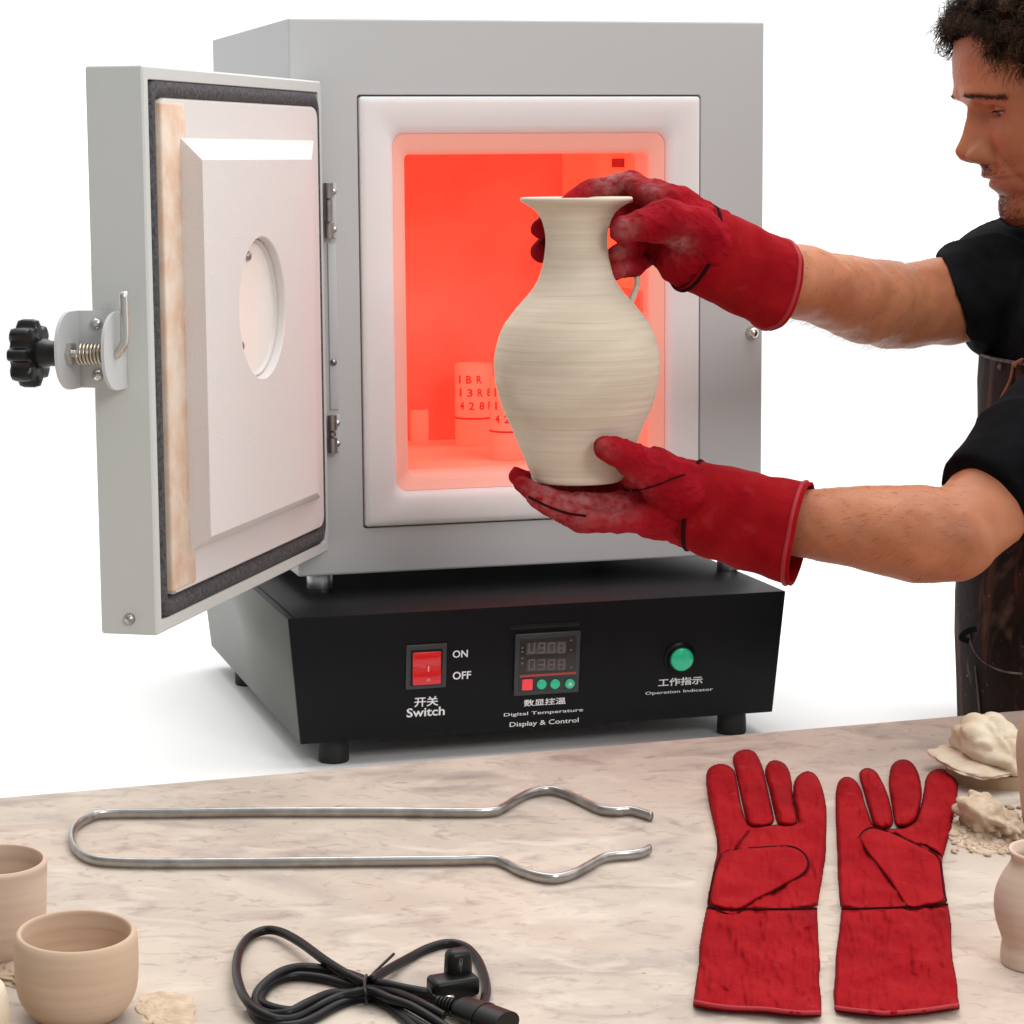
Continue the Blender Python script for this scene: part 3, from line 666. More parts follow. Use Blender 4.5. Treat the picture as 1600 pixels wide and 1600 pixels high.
# hinges
def cylz(u, y, z0, z1, r): return lathe([(.0001, z0), (r, z0), (r, z1), (.0001, z1)], 20, (u, y, 0))
hu = Hl[0] + .001
for za, zb in ((kq(515, 372)[2], kq(515, 286)[2]), (kq(519, 706)[2], kq(519, 648)[2])):
    h_ = kput('hinge', box(hu + .001, hu + .009, -.0035, -.0003, za, zb, .0005), M_door)
    kput('hinge_pin', join(cylz(hu + .001, -.007, za, za + .014, .0046), cylz(hu + .001, -.007, zb - .014, zb, .0046), cylz(hu + .001, -.007, za + .016, zb - .016, .0036)), M_brush, h_, auto=40)
    for zz in (za + .008, zb - .008): kput('screw', lathe([(.003, 0), (.0028, .0012), (.0001, .002)], 14, (hu + .0065, -.0035, zz), (0, -1, 0)), M_steel, h_)
kput('hinge_plate', box(hu + .0005, hu + .0085, -.0022, -.0003, kq(515, 640)[2], kq(515, 380)[2], .0004), M_grey)
kput('screw', lathe([(.0034, 0), (.0032, .0015), (.0001, .0028)], 16, (hu + .004, -.0022, kq(517, 566)[2]), (0, -1, 0)), M_brush)
# latch stud on the right of the shell
p = kq(1177, 520, -.006)
st = kput('latch_stud', lathe([(.0062, 0), (.0062, .004), (.005, .008), (.003, .0095), (.0001, .010)], 24, (p[0], 0, p[2]), (0, -1, 0)), M_steel, auto=40)
# screw at the bottom of the door edge
s_, = (DW,)
w = on_plane(203, 967, Hw + dS * DW, dS); r = w - Hw; t_ = float(r @ dN); z_ = r[2]
kput('screw', lathe([(.0046, 0), (.0046, .001), (.0034, .0032), (.0001, .0042)], 20, dp(DW, t_, z_), DS), M_brush, door)
# latch: bracket, spring, hooked rod and star knob on the free edge
zl = on_plane(180, 557, Hw + dS * (DW + .02), dS)[2] + .004
LT0, LT1 = -.020, -.058
def plate(fixed_t, s_a, s_b, z_h, th, r):                       # flange standing out of the door edge, rounded outer corners
    pts = [(s_a, zl - z_h), (s_b - r, zl - z_h)] + [(s_b - r + r * math.sin(a), zl - z_h + r - r * math.cos(a)) for a in np.linspace(.2, 1.57, 6)] + \
          [(s_b - r + r * math.cos(a), zl + z_h - r + r * math.sin(a)) for a in np.linspace(0, 1.37, 6)] + [(s_b - r, zl + z_h), (s_a, zl + z_h)]
    return bridge([[dp(s, fixed_t + th / 2, z) for s, z in pts], [dp(s, fixed_t - th / 2, z) for s, z in pts]], capb=True, capf=True)
br = kput('latch_bracket', join(dbox(DW + .0004, DW + .0026, LT1, LT0, zl - .030, zl + .030, .0004),
                                plate(LT0, DW + .0004, DW + .046, .030, .0026, .026), plate(LT1, DW + .0004, DW + .046, .030, .0026, .026)), M_grey, door, auto=40)
sr = DW + .024
sp = [dp(sr + .0072 * math.cos(a), LT0 - .004 - (abs(LT1 - LT0) - .014) * a / (2 * math.pi * 8), zl - .002 + .0072 * math.sin(a)) for a in np.linspace(0, 2 * math.pi * 8, 150)]
kput('spring', tube(sp, .0013, 7), M_copper, br)
rod = [dp(sr, LT1 - .02, zl - .002), dp(sr, LT0 - .01, zl - .002), dp(sr, LT0 + .002, zl - .002), dp(sr, LT0 + .007, zl + .003), dp(sr - .001, LT0 + .009, zl + .012), dp(sr - .001, LT0 + .009, zl + .046)]
kput('hook_rod', tube(catmull(rod, 8), .0035, 14), M_steel, br)
kput('lock_nut', lathe([(.0095, 0), (.0095, .003), (.008, .004), (.004, .004)], 6, dp(sr, LT1 + .0015, zl - .002), DN), M_steel, br, auto=20)
for zz in (.020, -.020): kput('screw', lathe([(.0048, 0), (.0046, .0018), (.003, .0038), (.0001, .0044)], 18, dp(DW + .0026, -.042, zl + zz), DS), M_steel, br)
kn_c = dp(sr, LT1 - .0315, zl - .002); kv = []
npt = 112; prof = [(.35, -.0095), (.82, -.0092), (.96, -.0075), (1, -.004), (1, .004), (.96, .0075), (.82, .0092), (.45, .0085), (.40, .004)]
axd = nrm(DN); sd = DS; ud = Zd
for k, (rr, hh) in enumerate(prof):
    for i in range(npt):
        a = 2 * math.pi * i / npt; lob = (.0235 + .0030 * math.tanh(2.2 * math.cos(8 * a))) if rr > .6 else .0225
        kv.append(kn_c + axd * hh + lob * rr * (sd * math.cos(a) + ud * math.sin(a)))
kf = [(k * npt + i, k * npt + (i + 1) % npt, (k + 1) * npt + (i + 1) % npt, (k + 1) * npt + i) for k in range(len(prof) - 1) for i in range(npt)]
kf += [tuple(range(npt))[::-1], tuple((len(prof) - 1) * npt + i for i in range(npt))]
kput('knob', join((np.array(kv), kf), lathe([(.0115, .006), (.0115, .014), (.0098, .018), (.0098, .025), (.0098, .0295), (.004, .0300)], 32, kn_c, axd)), M_knob, br, auto=35)

# ---- things standing in the chamber
zf = OZ0 - .001
def cup_in(px, py, rad_px, top_py, name, label, cat, mk=True, group=None):
    w = on_z(px, py, zf + .0005); sc_ = w[1] / FPX; r = rad_px * sc_; c0 = w + nrm([0, 1, 0]) * r * .5
    h = (py - 6 - top_py) * sc_
    o = thing(name, label, cat, (c0[0], c0[1], zf + .0005), 0, group)
    put('cup_body', *lathe([(.0001, 0), (r * .92, 0), (r * .97, .002), (r, .01), (r, h - .002), (r - .0008, h), (r - .0022, h), (r - .0028, h - .003), (r - .0028, .008), (.0001, .006)], 40), M_hotcup, o, world=False, auto=50)
    if mk:
        put('band', *tube([(r * 1.004 * math.cos(a), r * 1.004 * math.sin(a), h * .345) for a in np.linspace(0, 2 * math.pi, 40)], .0011, 6, False), M_hotmark, o, world=False)
        rows = ((0.82, 'IBR', 0), (.66, 'I3R8', .1), (.50, '428R', .25))
        bits = []
        for fz, s, off in rows:
            for i, ch_ in enumerate(s):
                v, f = text_mesh(ch_, .0058 if ch_ != 'I' else .0024, .0085, bold=.025); th = math.radians(-135 + (i + off) * 31)
                V = np.array([((r + .0004) * math.cos(th + p[0] / r), (r + .0004) * math.sin(th + p[0] / r), h * fz + p[1]) for p in v]); bits.append((V, f))
        put('glaze_marks', *join(*bits), M_hotmark, o, world=False, smooth=False)
    return o
cup_in(741, 697, 30, 562, 'clay_cup', 'glowing tall clay cup with red marks at the back left of the kiln chamber', 'cup', True, 'marked cups in the kiln')
cup_in(796, 718, 30, 582, 'clay_cup', 'glowing tall clay cup half hidden behind the held vase', 'cup', True, 'marked cups in the kiln')
cup_in(655, 689, 15, 634, 'kiln_post', 'short glowing kiln prop at the left corner of the chamber', 'kiln prop', False)

# ------------------------------------------------------------------ vase held in front of the kiln
VY = 2.14
def prof_px(cx, rows, Y, base_py):
    """rows of (half width px, y px) -> lathe profile in metres above base_py (side view at distance Y)"""
    b = at_y(cx, base_py, Y); out = []
    for hw, y in rows:
        p = at_y(cx, y, Y); out.append((hw * Y / FPX * 1.004, p[2] - b[2]))
    return b, out
rows = [(.1, 751), (66, 751), (70, 749), (72.5, 744), (74, 737), (79, 725), (85, 711), (94, 690), (103, 667), (113, 645), (121, 622), (126.5, 600), (129, 578), (128.5, 555), (123, 530), (114, 508), (102, 491), (89, 475), (74, 458), (63, 442), (57, 428), (51.5, 408), (49, 390), (48, 376), (49.5, 360), (53.5, 345), (60, 333), (70, 324), (80, 318), (86, 313.5), (87, 310.5), (85, 308), (80, 309), (70, 316), (58, 328), (50, 340), (44, 360), (43, 390), (52, 440), (80, 480), (110, 520), (120, 580), (80, 700), (.1, 735)]
b, pr = prof_px(902, rows, VY, 751)
pr2 = catmull([np.array([r, h]) for r, h in pr[1:33]], 6)
pr2 = [pr[0]] + [tuple(x) for x in pr2] + pr[33:]
vase = thing('clay_vase', 'tall unglazed beige clay vase held up by the two red worn gloves', 'vase', b)
vv, vf = lathe(pr2, 96)
for i in range(len(vv)):                                    # throwing rings
    z = vv[i][2]; r = math.hypot(vv[i][0], vv[i][1])
    if r > .02:
        k = 1 + (.0035 * noise.noise(Vector((.3 * math.atan2(vv[i][1], vv[i][0]), z * 260, 0))) + .0030 * noise.noise(Vector((.7, z * 620, 3)))) * min(1, .06 / r)
        vv[i][0] *= k; vv[i][1] *= k
put('vase_body', vv, vf, M_vase, vase, world=False)
hp = [at_y(962, 452, VY + .012), at_y(985, 440, VY + .02), at_y(996, 432, VY + .022), at_y(998, 445, VY + .022), at_y(992, 458, VY + .02), at_y(985, 474, VY + .012)]
hp = [at_y(948, 405, VY + .02), at_y(968, 412, VY + .024), at_y(989, 424, VY + .026), at_y(996, 440, VY + .024), at_y(991, 458, VY + .02), at_y(984, 476, VY + .012)]
put('handle', *tube(catmull(hp, 8), .0030, 12, True, (1.3, .9)), M_vase, vase)

# ------------------------------------------------------------------ tools on the table
def tsmooth(pts, h, step=8): return catmull([tp(x, y, h) for x, y in pts], step)
tg = [(1018, 1276), (1003, 1271), (985, 1267), (962, 1268), (940, 1266), (921, 1258), (905, 1250), (882, 1240), (858, 1235), (830, 1239), (806, 1250), (785, 1263), (765, 1269), (700, 1270), (600, 1269), (400, 1269), (250, 1271), (165, 1272), (137, 1279), (118, 1292), (112, 1310), (119, 1328), (138, 1341), (170, 1347), (250, 1349), (400, 1348), (600, 1346), (700, 1345), (765, 1344), (788, 1349), (812, 1361), (840, 1370), (868, 1373), (895, 1366), (918, 1354), (940, 1342), (960, 1338), (985, 1336), (1002, 1333), (1015, 1327)]
path = tsmooth(tg, .0044, 7)
tongs = props(put('kiln_tongs', *tube(path, .0038, 14, True, (.62, 1.05), nT), M_brush), 'long bent steel tongs lying with their curved jaws pointing right', 'tongs')
TO = tongs.location.copy(); tongs_root = tongs
# power cord: looping figure of eight held by a wire tie
cr = .0031
def cord(pts, h0, r=cr, step=9):
    hs = h0 if hasattr(h0, '__len__') else [h0] * len(pts)
    return tube(catmull([tp(x, y, r + h) for (x, y), h in zip(pts, hs)], step), r, 12)
Cx = lambda zx, zy: (340 + .3 * zx, 1420 + .3 * zy)
pw = thing('power_cord', 'coiled black power cord tied in the middle with its plug on the right', 'power cord', tp(570, 1545))
A1 = [Cx(*p) for p in ((770, 390), (680, 345), (560, 270), (430, 175), (330, 122), (250, 112), (170, 145), (115, 220), (98, 320), (120, 420), (165, 495), (230, 545), (310, 575), (400, 570), (500, 520), (620, 465), (720, 440), (800, 430), (900, 470), (1010, 510), (1130, 580), (1220, 640))]
A2 = [Cx(*p) for p in ((800, 370), (900, 310), (1010, 250), (1100, 205), (1200, 180), (1290, 200), (1350, 260), (1385, 340), (1400, 420), (1385, 490), (1340, 540))]
A3 = [Cx(*p) for p in ((1120, 440), (1000, 420), (880, 395), (780, 375), (680, 340), (580, 318), (440, 305), (330, 330), (240, 395), (200, 460), (210, 520), (280, 550), (370, 540), (470, 490), (580, 445), (690, 440), (790, 415), (900, 430), (1010, 470), (1110, 520), (1180, 560))]
A4 = [Cx(*p) for p in ((1150, 470), (1020, 440), (900, 420), (780, 400), (680, 395), (560, 365), (430, 350), (330, 365), (260, 410), (225, 480), (300, 520), (420, 530), (520, 480), (620, 452), (700, 455), (800, 450), (900, 510), (1000, 570), (1100, 630))]
A5 = [Cx(*p) for p in ((170, 500), (190, 550), (240, 590), (330, 610), (430, 600), (520, 560), (620, 505), (720, 470), (800, 465), (880, 500), (960, 560), (1040, 630), (1150, 680), (1260, 640))]
cb = [cord(A1, [.004 + .003 * math.sin(i * .8) for i in range(len(A1))]), cord(A2, [.006, .003, 0, 0, 0, 0, 0, .0, .0, .001, .004]),
      cord(A3, [.0025 + .0025 * math.sin(i * 1.1) for i in range(len(A3))]), cord(A4, [.0005] * len(A4)), cord(A5, [.0002] * len(A5))]
put('cable', *join(*cb), M_cord, pw)
ty = [tp(*Cx(775, 345), .010), tp(*Cx(766, 380), .014), tp(*Cx(770, 440), .013), tp(*Cx(778, 488), .004), tp(*Cx(785, 470), .0005), tp(*Cx(790, 380), .001), tp(*Cx(800, 350), .006), tp(*Cx(850, 300), .006), tp(*Cx(918, 235), .008)]
put('wire_tie', *tube(catmull(ty, 8), .0010, 8), M_brush if False else M_cord, pw)
def tbox(P, ang, lx, ly, lz, bev=.0015, h0=0.0, taper=1.0):
    """box standing on the table at P, rotated about the table normal"""
    c = tp(*P); ca, sa = math.cos(ang), math.sin(ang); u = e1 * ca - e2 * sa; v = np.cross(nT, u)
    k = [(-1, -1), (1, -1), (1, 1), (-1, 1)]
    return hexa([c + u * lx / 2 * a + v * ly / 2 * b_ + nT * h0 for a, b_ in k] + [c + u * lx / 2 * a * taper + v * ly / 2 * b_ * taper + nT * (h0 + lz) for a, b_ in k], bev, 3)
pl = put('plug', *join(tbox(Cx(1225, 455), .1, .031, .018, .013, .003, .001), tbox(Cx(1250, 430), 0.10, .0175, .013, .021, .004, .008, .92)), M_bplast, pw)
for a_, b_ in ((tp(*Cx(1115, 455), .010), tp(*Cx(1096, 415), .014)), (tp(*Cx(1262, 330), .030), tp(*Cx(1268, 262), .034))): put('plug_pin', *tube([a_, b_], .0011, 8), M_bplast, pl)
put('plug_pin', *tube([tp(*Cx(1225, 460), .006), tp(*Cx(1190, 470), .006)], .002, 8), M_steel, pl)
cn0, cn1 = tp(*Cx(1230, 500), .008), tp(*Cx(1390, 560), .009)
put('connector', *join(tube([cn0, cn0 * .75 + cn1 * .25, cn0 * .7 + cn1 * .3, cn1], [.0045, .0060, .0090, .0105], 24, True, (1.15, .8)),
                       tube([cn1, cn1 + nrm(cn1 - cn0) * .019], .0100, 20, True, (1.15, .8)),
                       *[tube([tp(*Cx(1150 + 18 * k, 492 + 5 * k), .007), tp(*Cx(1158 + 18 * k, 494 + 5 * k), .007)], .0050 + .0003 * k, 16) for k in range(5)]), M_bplast, pw, auto=50)

# ------------------------------------------------------------------ flat gloves lying on the table
def sdf_poly(P, pts):
    pts = np.array(pts, float); d = np.full(len(P), 1e9); inside = np.zeros(len(P), bool); n = len(pts)
    for i in range(n):
        a = pts[i]; b_ = pts[(i + 1) % n]; e = b_ - a; w = P - a
        t = np.clip((w @ e) / (e @ e + 1e-12), 0, 1); q = w - t[:, None] * e; d = np.minimum(d, (q * q).sum(1))
        c = (a[1] > P[:, 1]) != (b_[1] > P[:, 1])
        xint = a[0] + (P[:, 1] - a[1]) * (b_[0] - a[0]) / ((b_[1] - a[1]) if abs(b_[1] - a[1]) > 1e-9 else 1e-9)
        inside ^= c & (P[:, 0] < xint)
    d = np.sqrt(d); return np.where(inside, d, -d)
def polyline_dist(P, pts):
    pts = np.array(pts, float); d = np.full(len(P), 1e9)
    for i in range(len(pts) - 1):
        a = pts[i]; e = pts[i + 1] - a; w = P - a; t = np.clip((w @ e) / (e @ e + 1e-12), 0, 1); q = w - t[:, None] * e; d = np.minimum(d, (q * q).sum(1))
    return np.sqrt(d)
def smooth_poly(pts, step=6):                  # corner cutting: never overshoots
    P = [np.array(p, float) for p in pts]
    for _ in range(2):
        P = [q for i in range(len(P)) for q in (P[i] * .75 + P[(i + 1) % len(P)] * .25, P[i] * .25 + P[(i + 1) % len(P)] * .75)]
    return P
G = lambda p: (1060 + .3375 * p[0], 1120 + .3375 * p[1])
def pad(name, outline, under, H, R, m, parent, seams=(), amp=.0012, seed=0.0, cell=1.6, sm=True):
    """a soft stuffed leather panel over the shape `under` (height function of pixel points)"""
    pts = [np.array(G(p)) for p in outline]
    if sm: pts = smooth_poly(pts, 5)
    pa = np.array(pts); x0, y0 = pa.min(0) - 4; x1, y1 = pa.max(0) + 4
    nx = int((x1 - x0) / cell) + 2; ny = int((y1 - y0) / cell) + 2
    X, Y = np.meshgrid(x0 + np.arange(nx) * cell, y0 + np.arange(ny) * cell); P = np.stack([X.ravel(), Y.ravel()], 1)
    d = sdf_poly(P, pts)
    base = under(P) if under else np.zeros(len(P))
    h = base + np.where(d > 0, H * np.sqrt(np.clip(1 - (1 - np.clip(d / R, 0, 1)) ** 2, 0, 1)), d * .0012)
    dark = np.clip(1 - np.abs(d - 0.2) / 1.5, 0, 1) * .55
    for s in seams:
        ds = polyline_dist(P, [G(p) for p in s]); g = np.exp(-(ds / 2.2) ** 2); h -= g * min(H, .004) * .55; dark = np.maximum(dark, np.clip(1.45 - ds / 1.25, 0, 1))
    for i in range(len(P)):
        if d[i] > -2: 
            w_ = min(1, max(0, d[i]) / 6)
            h[i] += w_ * amp * (noise.fractal(Vector((P[i][0] * .03 + seed, P[i][1] * .02, seed)), 1, 2, 3) + .35 * noise.noise(Vector((P[i][0] * .12, P[i][1] * .06, seed))) + .12 * max(0, 1 - abs(noise.noise(Vector((P[i][0] * .035 + P[i][1] * .012, P[i][1] * .045 - P[i][0] * .01, seed + 3)))) * 9))
    keep = d > -2.6; idx = -np.ones(len(P), int)
    quads = []
    K = keep.reshape(ny, nx)
    for j in range(ny - 1):
        for i in range(nx - 1):
            if K[j, i] and K[j, i + 1] and K[j + 1, i] and K[j + 1, i + 1]:
                a = j * nx + i; quads.append((a, a + nx, a + nx + 1, a + 1))
    used = sorted({q for f in quads for q in f}); 
    for k, q in enumerate(used): idx[q] = k
    V = np.array([tp(P[q][0], P[q][1], h[q]) for q in used]); Fc = [tuple(idx[q] for q in f) for f in quads]
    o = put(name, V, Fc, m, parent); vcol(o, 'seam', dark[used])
    return o, pts
def cap_h(outlines, H, R):
    ps = [smooth_poly([np.array(G(p)) for p in o], 5) for o in outlines]
    def fn(P):
        h = np.zeros(len(P))
        for p in ps:
            d = sdf_poly(P, p); h = np.maximum(h, np.where(d > 0, H * np.sqrt(np.clip(1 - (1 - np.clip(d / R, 0, 1)) ** 2, 0, 1)), 0))
        return h
    return fn
def flat_glove(label, cuff, hand, fingers, thumb, seams, hem, seed):
    cpx = G(cuff[0]); g = thing('work_glove', label, 'glove', tp(*cpx), 0, 'red gloves lying on the table')
    hnd, hp_ = pad('palm', hand, None, .0065, 9, M_glove, g, seams, .0030, seed)
    hh = cap_h([hand], .0065, 9)
    cf, cp_ = pad('cuff', cuff, None, .0062, 7, M_glove, g, (), .0034, seed + 5, sm=False)
    for i, f in enumerate(fingers): pad('finger', [(x_, y_ + (17 if y_ > 455 else 0)) for x_, y_ in f], None, .0072, 11, M_glove, g, (), .003, seed + 9 + i)
    pad('thumb', thumb, lambda P: hh(P) * .95, .0035, 6, M_glove, g, (), .002, seed + 20)
    def line(pts, h, r, m, nm):
        pp = catmull([np.array(G(p)) for p in pts], 5)
        put(nm, *tube([tp(q[0], q[1], h) for q in pp], r, 6), m, g)
    line([cuff[0], ((cuff[0][0] + cuff[1][0]) / 2, (cuff[0][1] + cuff[1][1]) / 2 + 4), cuff[1]], .0068, .0008, M_seam, 'seam')
    line(thumb + thumb[:1], .0070, .0006, M_seam, 'seam')
    line(hem, .0072, .0013, M_hem, 'hem')
    return g
handA = [(132, 900), (137, 830), (150, 760), (165, 690), (180, 640), (178, 570), (165, 500), (148, 430), (135, 360), (128, 290), (134, 245), (165, 222), (210, 216), (250, 235), (268, 275), (278, 330), (290, 400), (305, 460), (330, 505), (390, 505), (460, 498), (530, 500), (556, 485), (545, 440), (530, 390), (528, 340), (540, 290), (565, 262), (600, 249), (635, 264), (655, 300), (672, 350), (685, 420), (687, 490), (682, 560), (683, 640), (672, 700), (664, 760), (652, 820), (642, 900)]
cuffA = [(132, 884), (642, 888), (646, 1000), (652, 1100), (656, 1150), (650, 1220), (660, 1300), (662, 1385), (580, 1388), (500, 1384), (400, 1372), (250, 1366), (150, 1356), (68, 1340), (74, 1290), (82, 1230), (96, 1140), (98, 1060), (115, 960)]
f1A = [(250, 200), (262, 165), (310, 149), (350, 157), (372, 190), (392, 240), (405, 300), (420, 370), (435, 430), (446, 478), (400, 490), (335, 497), (312, 460), (298, 410), (285, 350), (272, 290), (262, 240)]
f2A = [(400, 245), (418, 208), (450, 199), (490, 213), (514, 250), (524, 300), (528, 350), (532, 400), (545, 440), (553, 478), (510, 492), (460, 488), (445, 450), (432, 390), (420, 330), (405, 285)]
thA = [(140, 862), (152, 780), (172, 700), (205, 632), (270, 612), (350, 606), (440, 600), (520, 600), (570, 622), (600, 662), (597, 708), (555, 745), (450, 802), (340, 858), (265, 912), (200, 902)]
sA = [[(325, 532), (290, 575), (258, 622)], [(270, 280), (290, 400), (325, 500), (390, 502), (455, 488)], [(455, 488), (500, 500), (556, 486)], [(530, 340), (528, 400), (548, 440)], [(180, 560), (190, 640)], [(160, 700), (140, 800)]]
hemA = [(72, 1318), (150, 1334), (250, 1346), (400, 1352), (500, 1364), (580, 1370), (658, 1368)]
flat_glove('red suede glove lying on the table with its thumb folded level across the palm', cuffA, handA, [f1A, f2A], thA, sA, hemA, 1.0)
handB = [(750, 905), (742, 830), (738, 760), (738, 680), (734, 600), (730, 510), (728, 420), (728, 350), (740, 300), (762, 280), (790, 276), (825, 297), (848, 340), (862, 390), (880, 440), (900, 500), (930, 520), (970, 518), (1040, 512), (1090, 490), (1112, 440), (1128, 380), (1140, 300), (1160, 257), (1205, 238), (1250, 248), (1280, 272), (1294, 310), (1290, 380), (1280, 430), (1270, 480), (1252, 550), (1236, 610), (1222, 660), (1225, 720), (1238, 790), (1245, 890)]
cuffB = [(755, 890), (1247, 868), (1255, 910), (1262, 960), (1262, 1040), (1268, 1120), (1282, 1190), (1290, 1240), (1292, 1290), (1302, 1350), (1230, 1362), (1150, 1374), (1050, 1384), (960, 1390), (880, 1382), (800, 1374), (725, 1362), (718, 1280), (726, 1200), (730, 1100), (744, 1000)]
f1B = [(834, 270), (848, 242), (885, 235), (918, 255), (940, 295), (960, 335), (975, 380), (990, 440), (996, 490), (950, 508), (905, 497), (888, 450), (872, 400), (856, 340)]
f2B = [(976, 270), (988, 218), (1030, 195), (1075, 203), (1106, 245), (1122, 300), (1128, 360), (1118, 420), (1098, 470), (1050, 495), (1002, 492), (992, 440), (985, 390), (974, 330)]
thB = [(830, 565), (858, 528), (900, 512), (960, 528), (1030, 556), (1100, 592), (1180, 630), (1210, 662), (1220, 720), (1228, 800), (1236, 862), (1150, 880), (1066, 890), (1030, 840), (990, 775), (930, 695), (880, 635)]
sB = [[(862, 380), (900, 500), (960, 518)], [(975, 380), (1000, 480)], [(960, 518), (1040, 514), (1100, 482), (1125, 400), (1138, 310)], [(1000, 540), (1090, 590), (1140, 595), (1225, 650)], [(1225, 660), (1236, 780), (1243, 880)], [(738, 760), (750, 880)]]
hemB = [(722, 1345), (800, 1356), (880, 1364), (960, 1371), (1050, 1366), (1150, 1356), (1230, 1344), (1298, 1334)]
flat_glove('red suede glove lying on the table with its thumb slanting across the palm', cuffB, handB, [f1B, f2B], thB, sB, hemB, 4.0)

# ------------------------------------------------------------------ pots and clay on the table
def pot(name, label, cat, px, py, rows, m, group=None, wob=.004, n=72, inner=True, step=5):
    """rows (half width px, px above the foot) for the outside, foot at pixel (px, py)"""
    P = tp(px, py); sc_ = P[1] / FPX
    ax = nT
    t = thing(name, label, cat, P, 0, group)
    pr_ = catmull([np.array([a * sc_, b_ * sc_ / .955]) for a, b_ in rows], step); pr_ = [(.0001, pr_[0][1])] + [(max(.0001, x[0]), x[1]) for x in pr_]
    v, f = lathe(pr_, n, (0, 0, 0), ax, wob=wob)
    for i in range(len(v)):
        q = v[i]; k = 1 + .004 * noise.noise(Vector((q[0] * 8, q[1] * 8, q[2] * 160)))
        v[i] = [q[0] * k, q[1] * k, q[2]]
    return t, v, f
def simple_pot(*a, **k):
    m = a[6]; t, v, f = pot(*a, **k); put('pot_body', v, f, m, t, world=False); return t
# front cup, rear cup and the pot at the frame edge
simple_pot('clay_cup', 'round squat clay cup in front of the taller cup at the left edge', 'cup', 121, 1585,
    [(64, 0), (68, 4), (78, 12), (91, 30), (98, 55), (99.5, 95), (98, 125), (95, 135), (91, 138), (87, 135), (86, 120), (84, 60), (60, 25), (1, 18)], M_clay, group='unfired cups at the left of the table')
simple_pot('clay_cup', 'straight sided clay cup cut by the left edge behind the squat one', 'cup', 2, 1487,
    [(66, 0), (69, 5), (71, 20), (73, 60), (75, 110), (76, 142), (74, 149), (71, 151), (68, 147), (67, 120), (66, 60), (60, 14), (1, 10)], M_clay2, group='unfired cups at the left of the table')
simple_pot('clay_pot', 'pale rounded pot barely showing in the bottom left corner', 'pot', -40, 1640,
    [(40, 0), (44, 5), (54, 30), (57, 70), (52, 100), (44, 108), (40, 104), (46, 60), (1, 10)], M_plaster)
simple_pot('clay_pot', 'small pale clay pot with a flared rim right of the gloves', 'pot', 1612, 1505,
    [(47, 0), (50, 4), (51, 22), (50, 36), (54, 48), (63, 72), (67, 98), (64, 122), (54, 146), (46, 160), (44, 170), (48, 178), (50, 183), (47, 186), (42, 182), (36, 165), (50, 120), (40, 50), (1, 40)], M_clay2)
simple_pot('clay_vase', 'big smooth clay vase cut by the right edge behind the clay scraps', 'vase', 1640, 1300,
    [(36, 0), (40, 4), (46, 30), (55, 80), (62, 130), (60, 165), (50, 195), (38, 215), (30, 225), (26, 220), (30, 160), (40, 40), (1, 20)], M_clay)
# clay lump on a wooden bat
bt = thing('wooden_bat', 'round wooden bat under the pale clay lump at the right edge', 'bat', tp(1585, 1214))
def disc(cx, cy, rx_px, ry_px, h0, h1, m, name, par, n=48, jag=0.0, seed=0):
    ctr = tp(cx, cy); ring = []
    for k in range(n):
        a = 2 * math.pi * k / n; j = 1 + jag * noise.noise(Vector((math.cos(a) * 2 + seed, math.sin(a) * 2, seed)))
        ring.append(tp(cx + rx_px * j * math.cos(a), cy + ry_px * j * math.sin(a)))
    r = [np.array(x) for x in ring]; c_ = np.mean(r, 0)
    lo = [x + nT * h0 for x in r]; hi = [x + nT * (h1 - .001) for x in r]; tt = [c_ + (x - c_) * .985 + nT * h1 for x in r]
    V = lo + hi + tt; Fc = [(a * n + k, a * n + (k + 1) % n, (a + 1) * n + (k + 1) % n, (a + 1) * n + k) for a in (0, 1) for k in range(n)]
    Fc += [tuple(reversed(range(n))), tuple(2 * n + k for k in range(n))]
    return put(name, V, Fc, m, par, auto=30)
disc(1588, 1212, 110, 24, 0, .011, M_bat, 'board', bt)
def rock(cx, cy, h0, rx, ry, rz, seed, name, m, parent, amp=.35, sub=5, fl=1.0):
    bm = bmesh.new(); bmesh.ops.create_icosphere(bm, subdivisions=sub, radius=1); c_ = tp(cx, cy, h0)
    for v in bm.verts:
        p = v.co.copy(); cellv = noise.voronoi(p * 1.6 + Vector((seed, 0, 0)))[0]
        k = 1 + amp * noise.fractal(p * .9 + Vector((seed, seed, 0)), 1.3, 2, 3) + amp * .8 * (cellv[1] - cellv[0]) - amp * .2
        p *= k
        zz = max(p.z, -.55)
        v.co = Vector(c_ + e1 * p.x * rx + e2 * (-p.y) * ry + nT * (zz + .55) * rz * fl)
    v, f = bm_data(bm); return put(name, v, f, m, parent)
lump = props(rock(1545, 1190, .011, .027, .040, .024, 3.0, 'clay_lump', M_plaster, None, .34), 'pale torn clay lump sitting on the wooden bat', 'clay lump')
slab_ = props(rock(1522, 1196, .0105, .030, .040, .006, 9.0, 'clay_slab', M_plaster, None, .3), 'thin yellowish clay slab sticking out left under the pale lump', 'clay slab')
props(rock(1546, 1296, .0, .020, .038, .017, 14.0, 'clay_lump', M_scrap, None, .55), 'crumbly clay lump among the scraps above the small pot', 'clay lump')
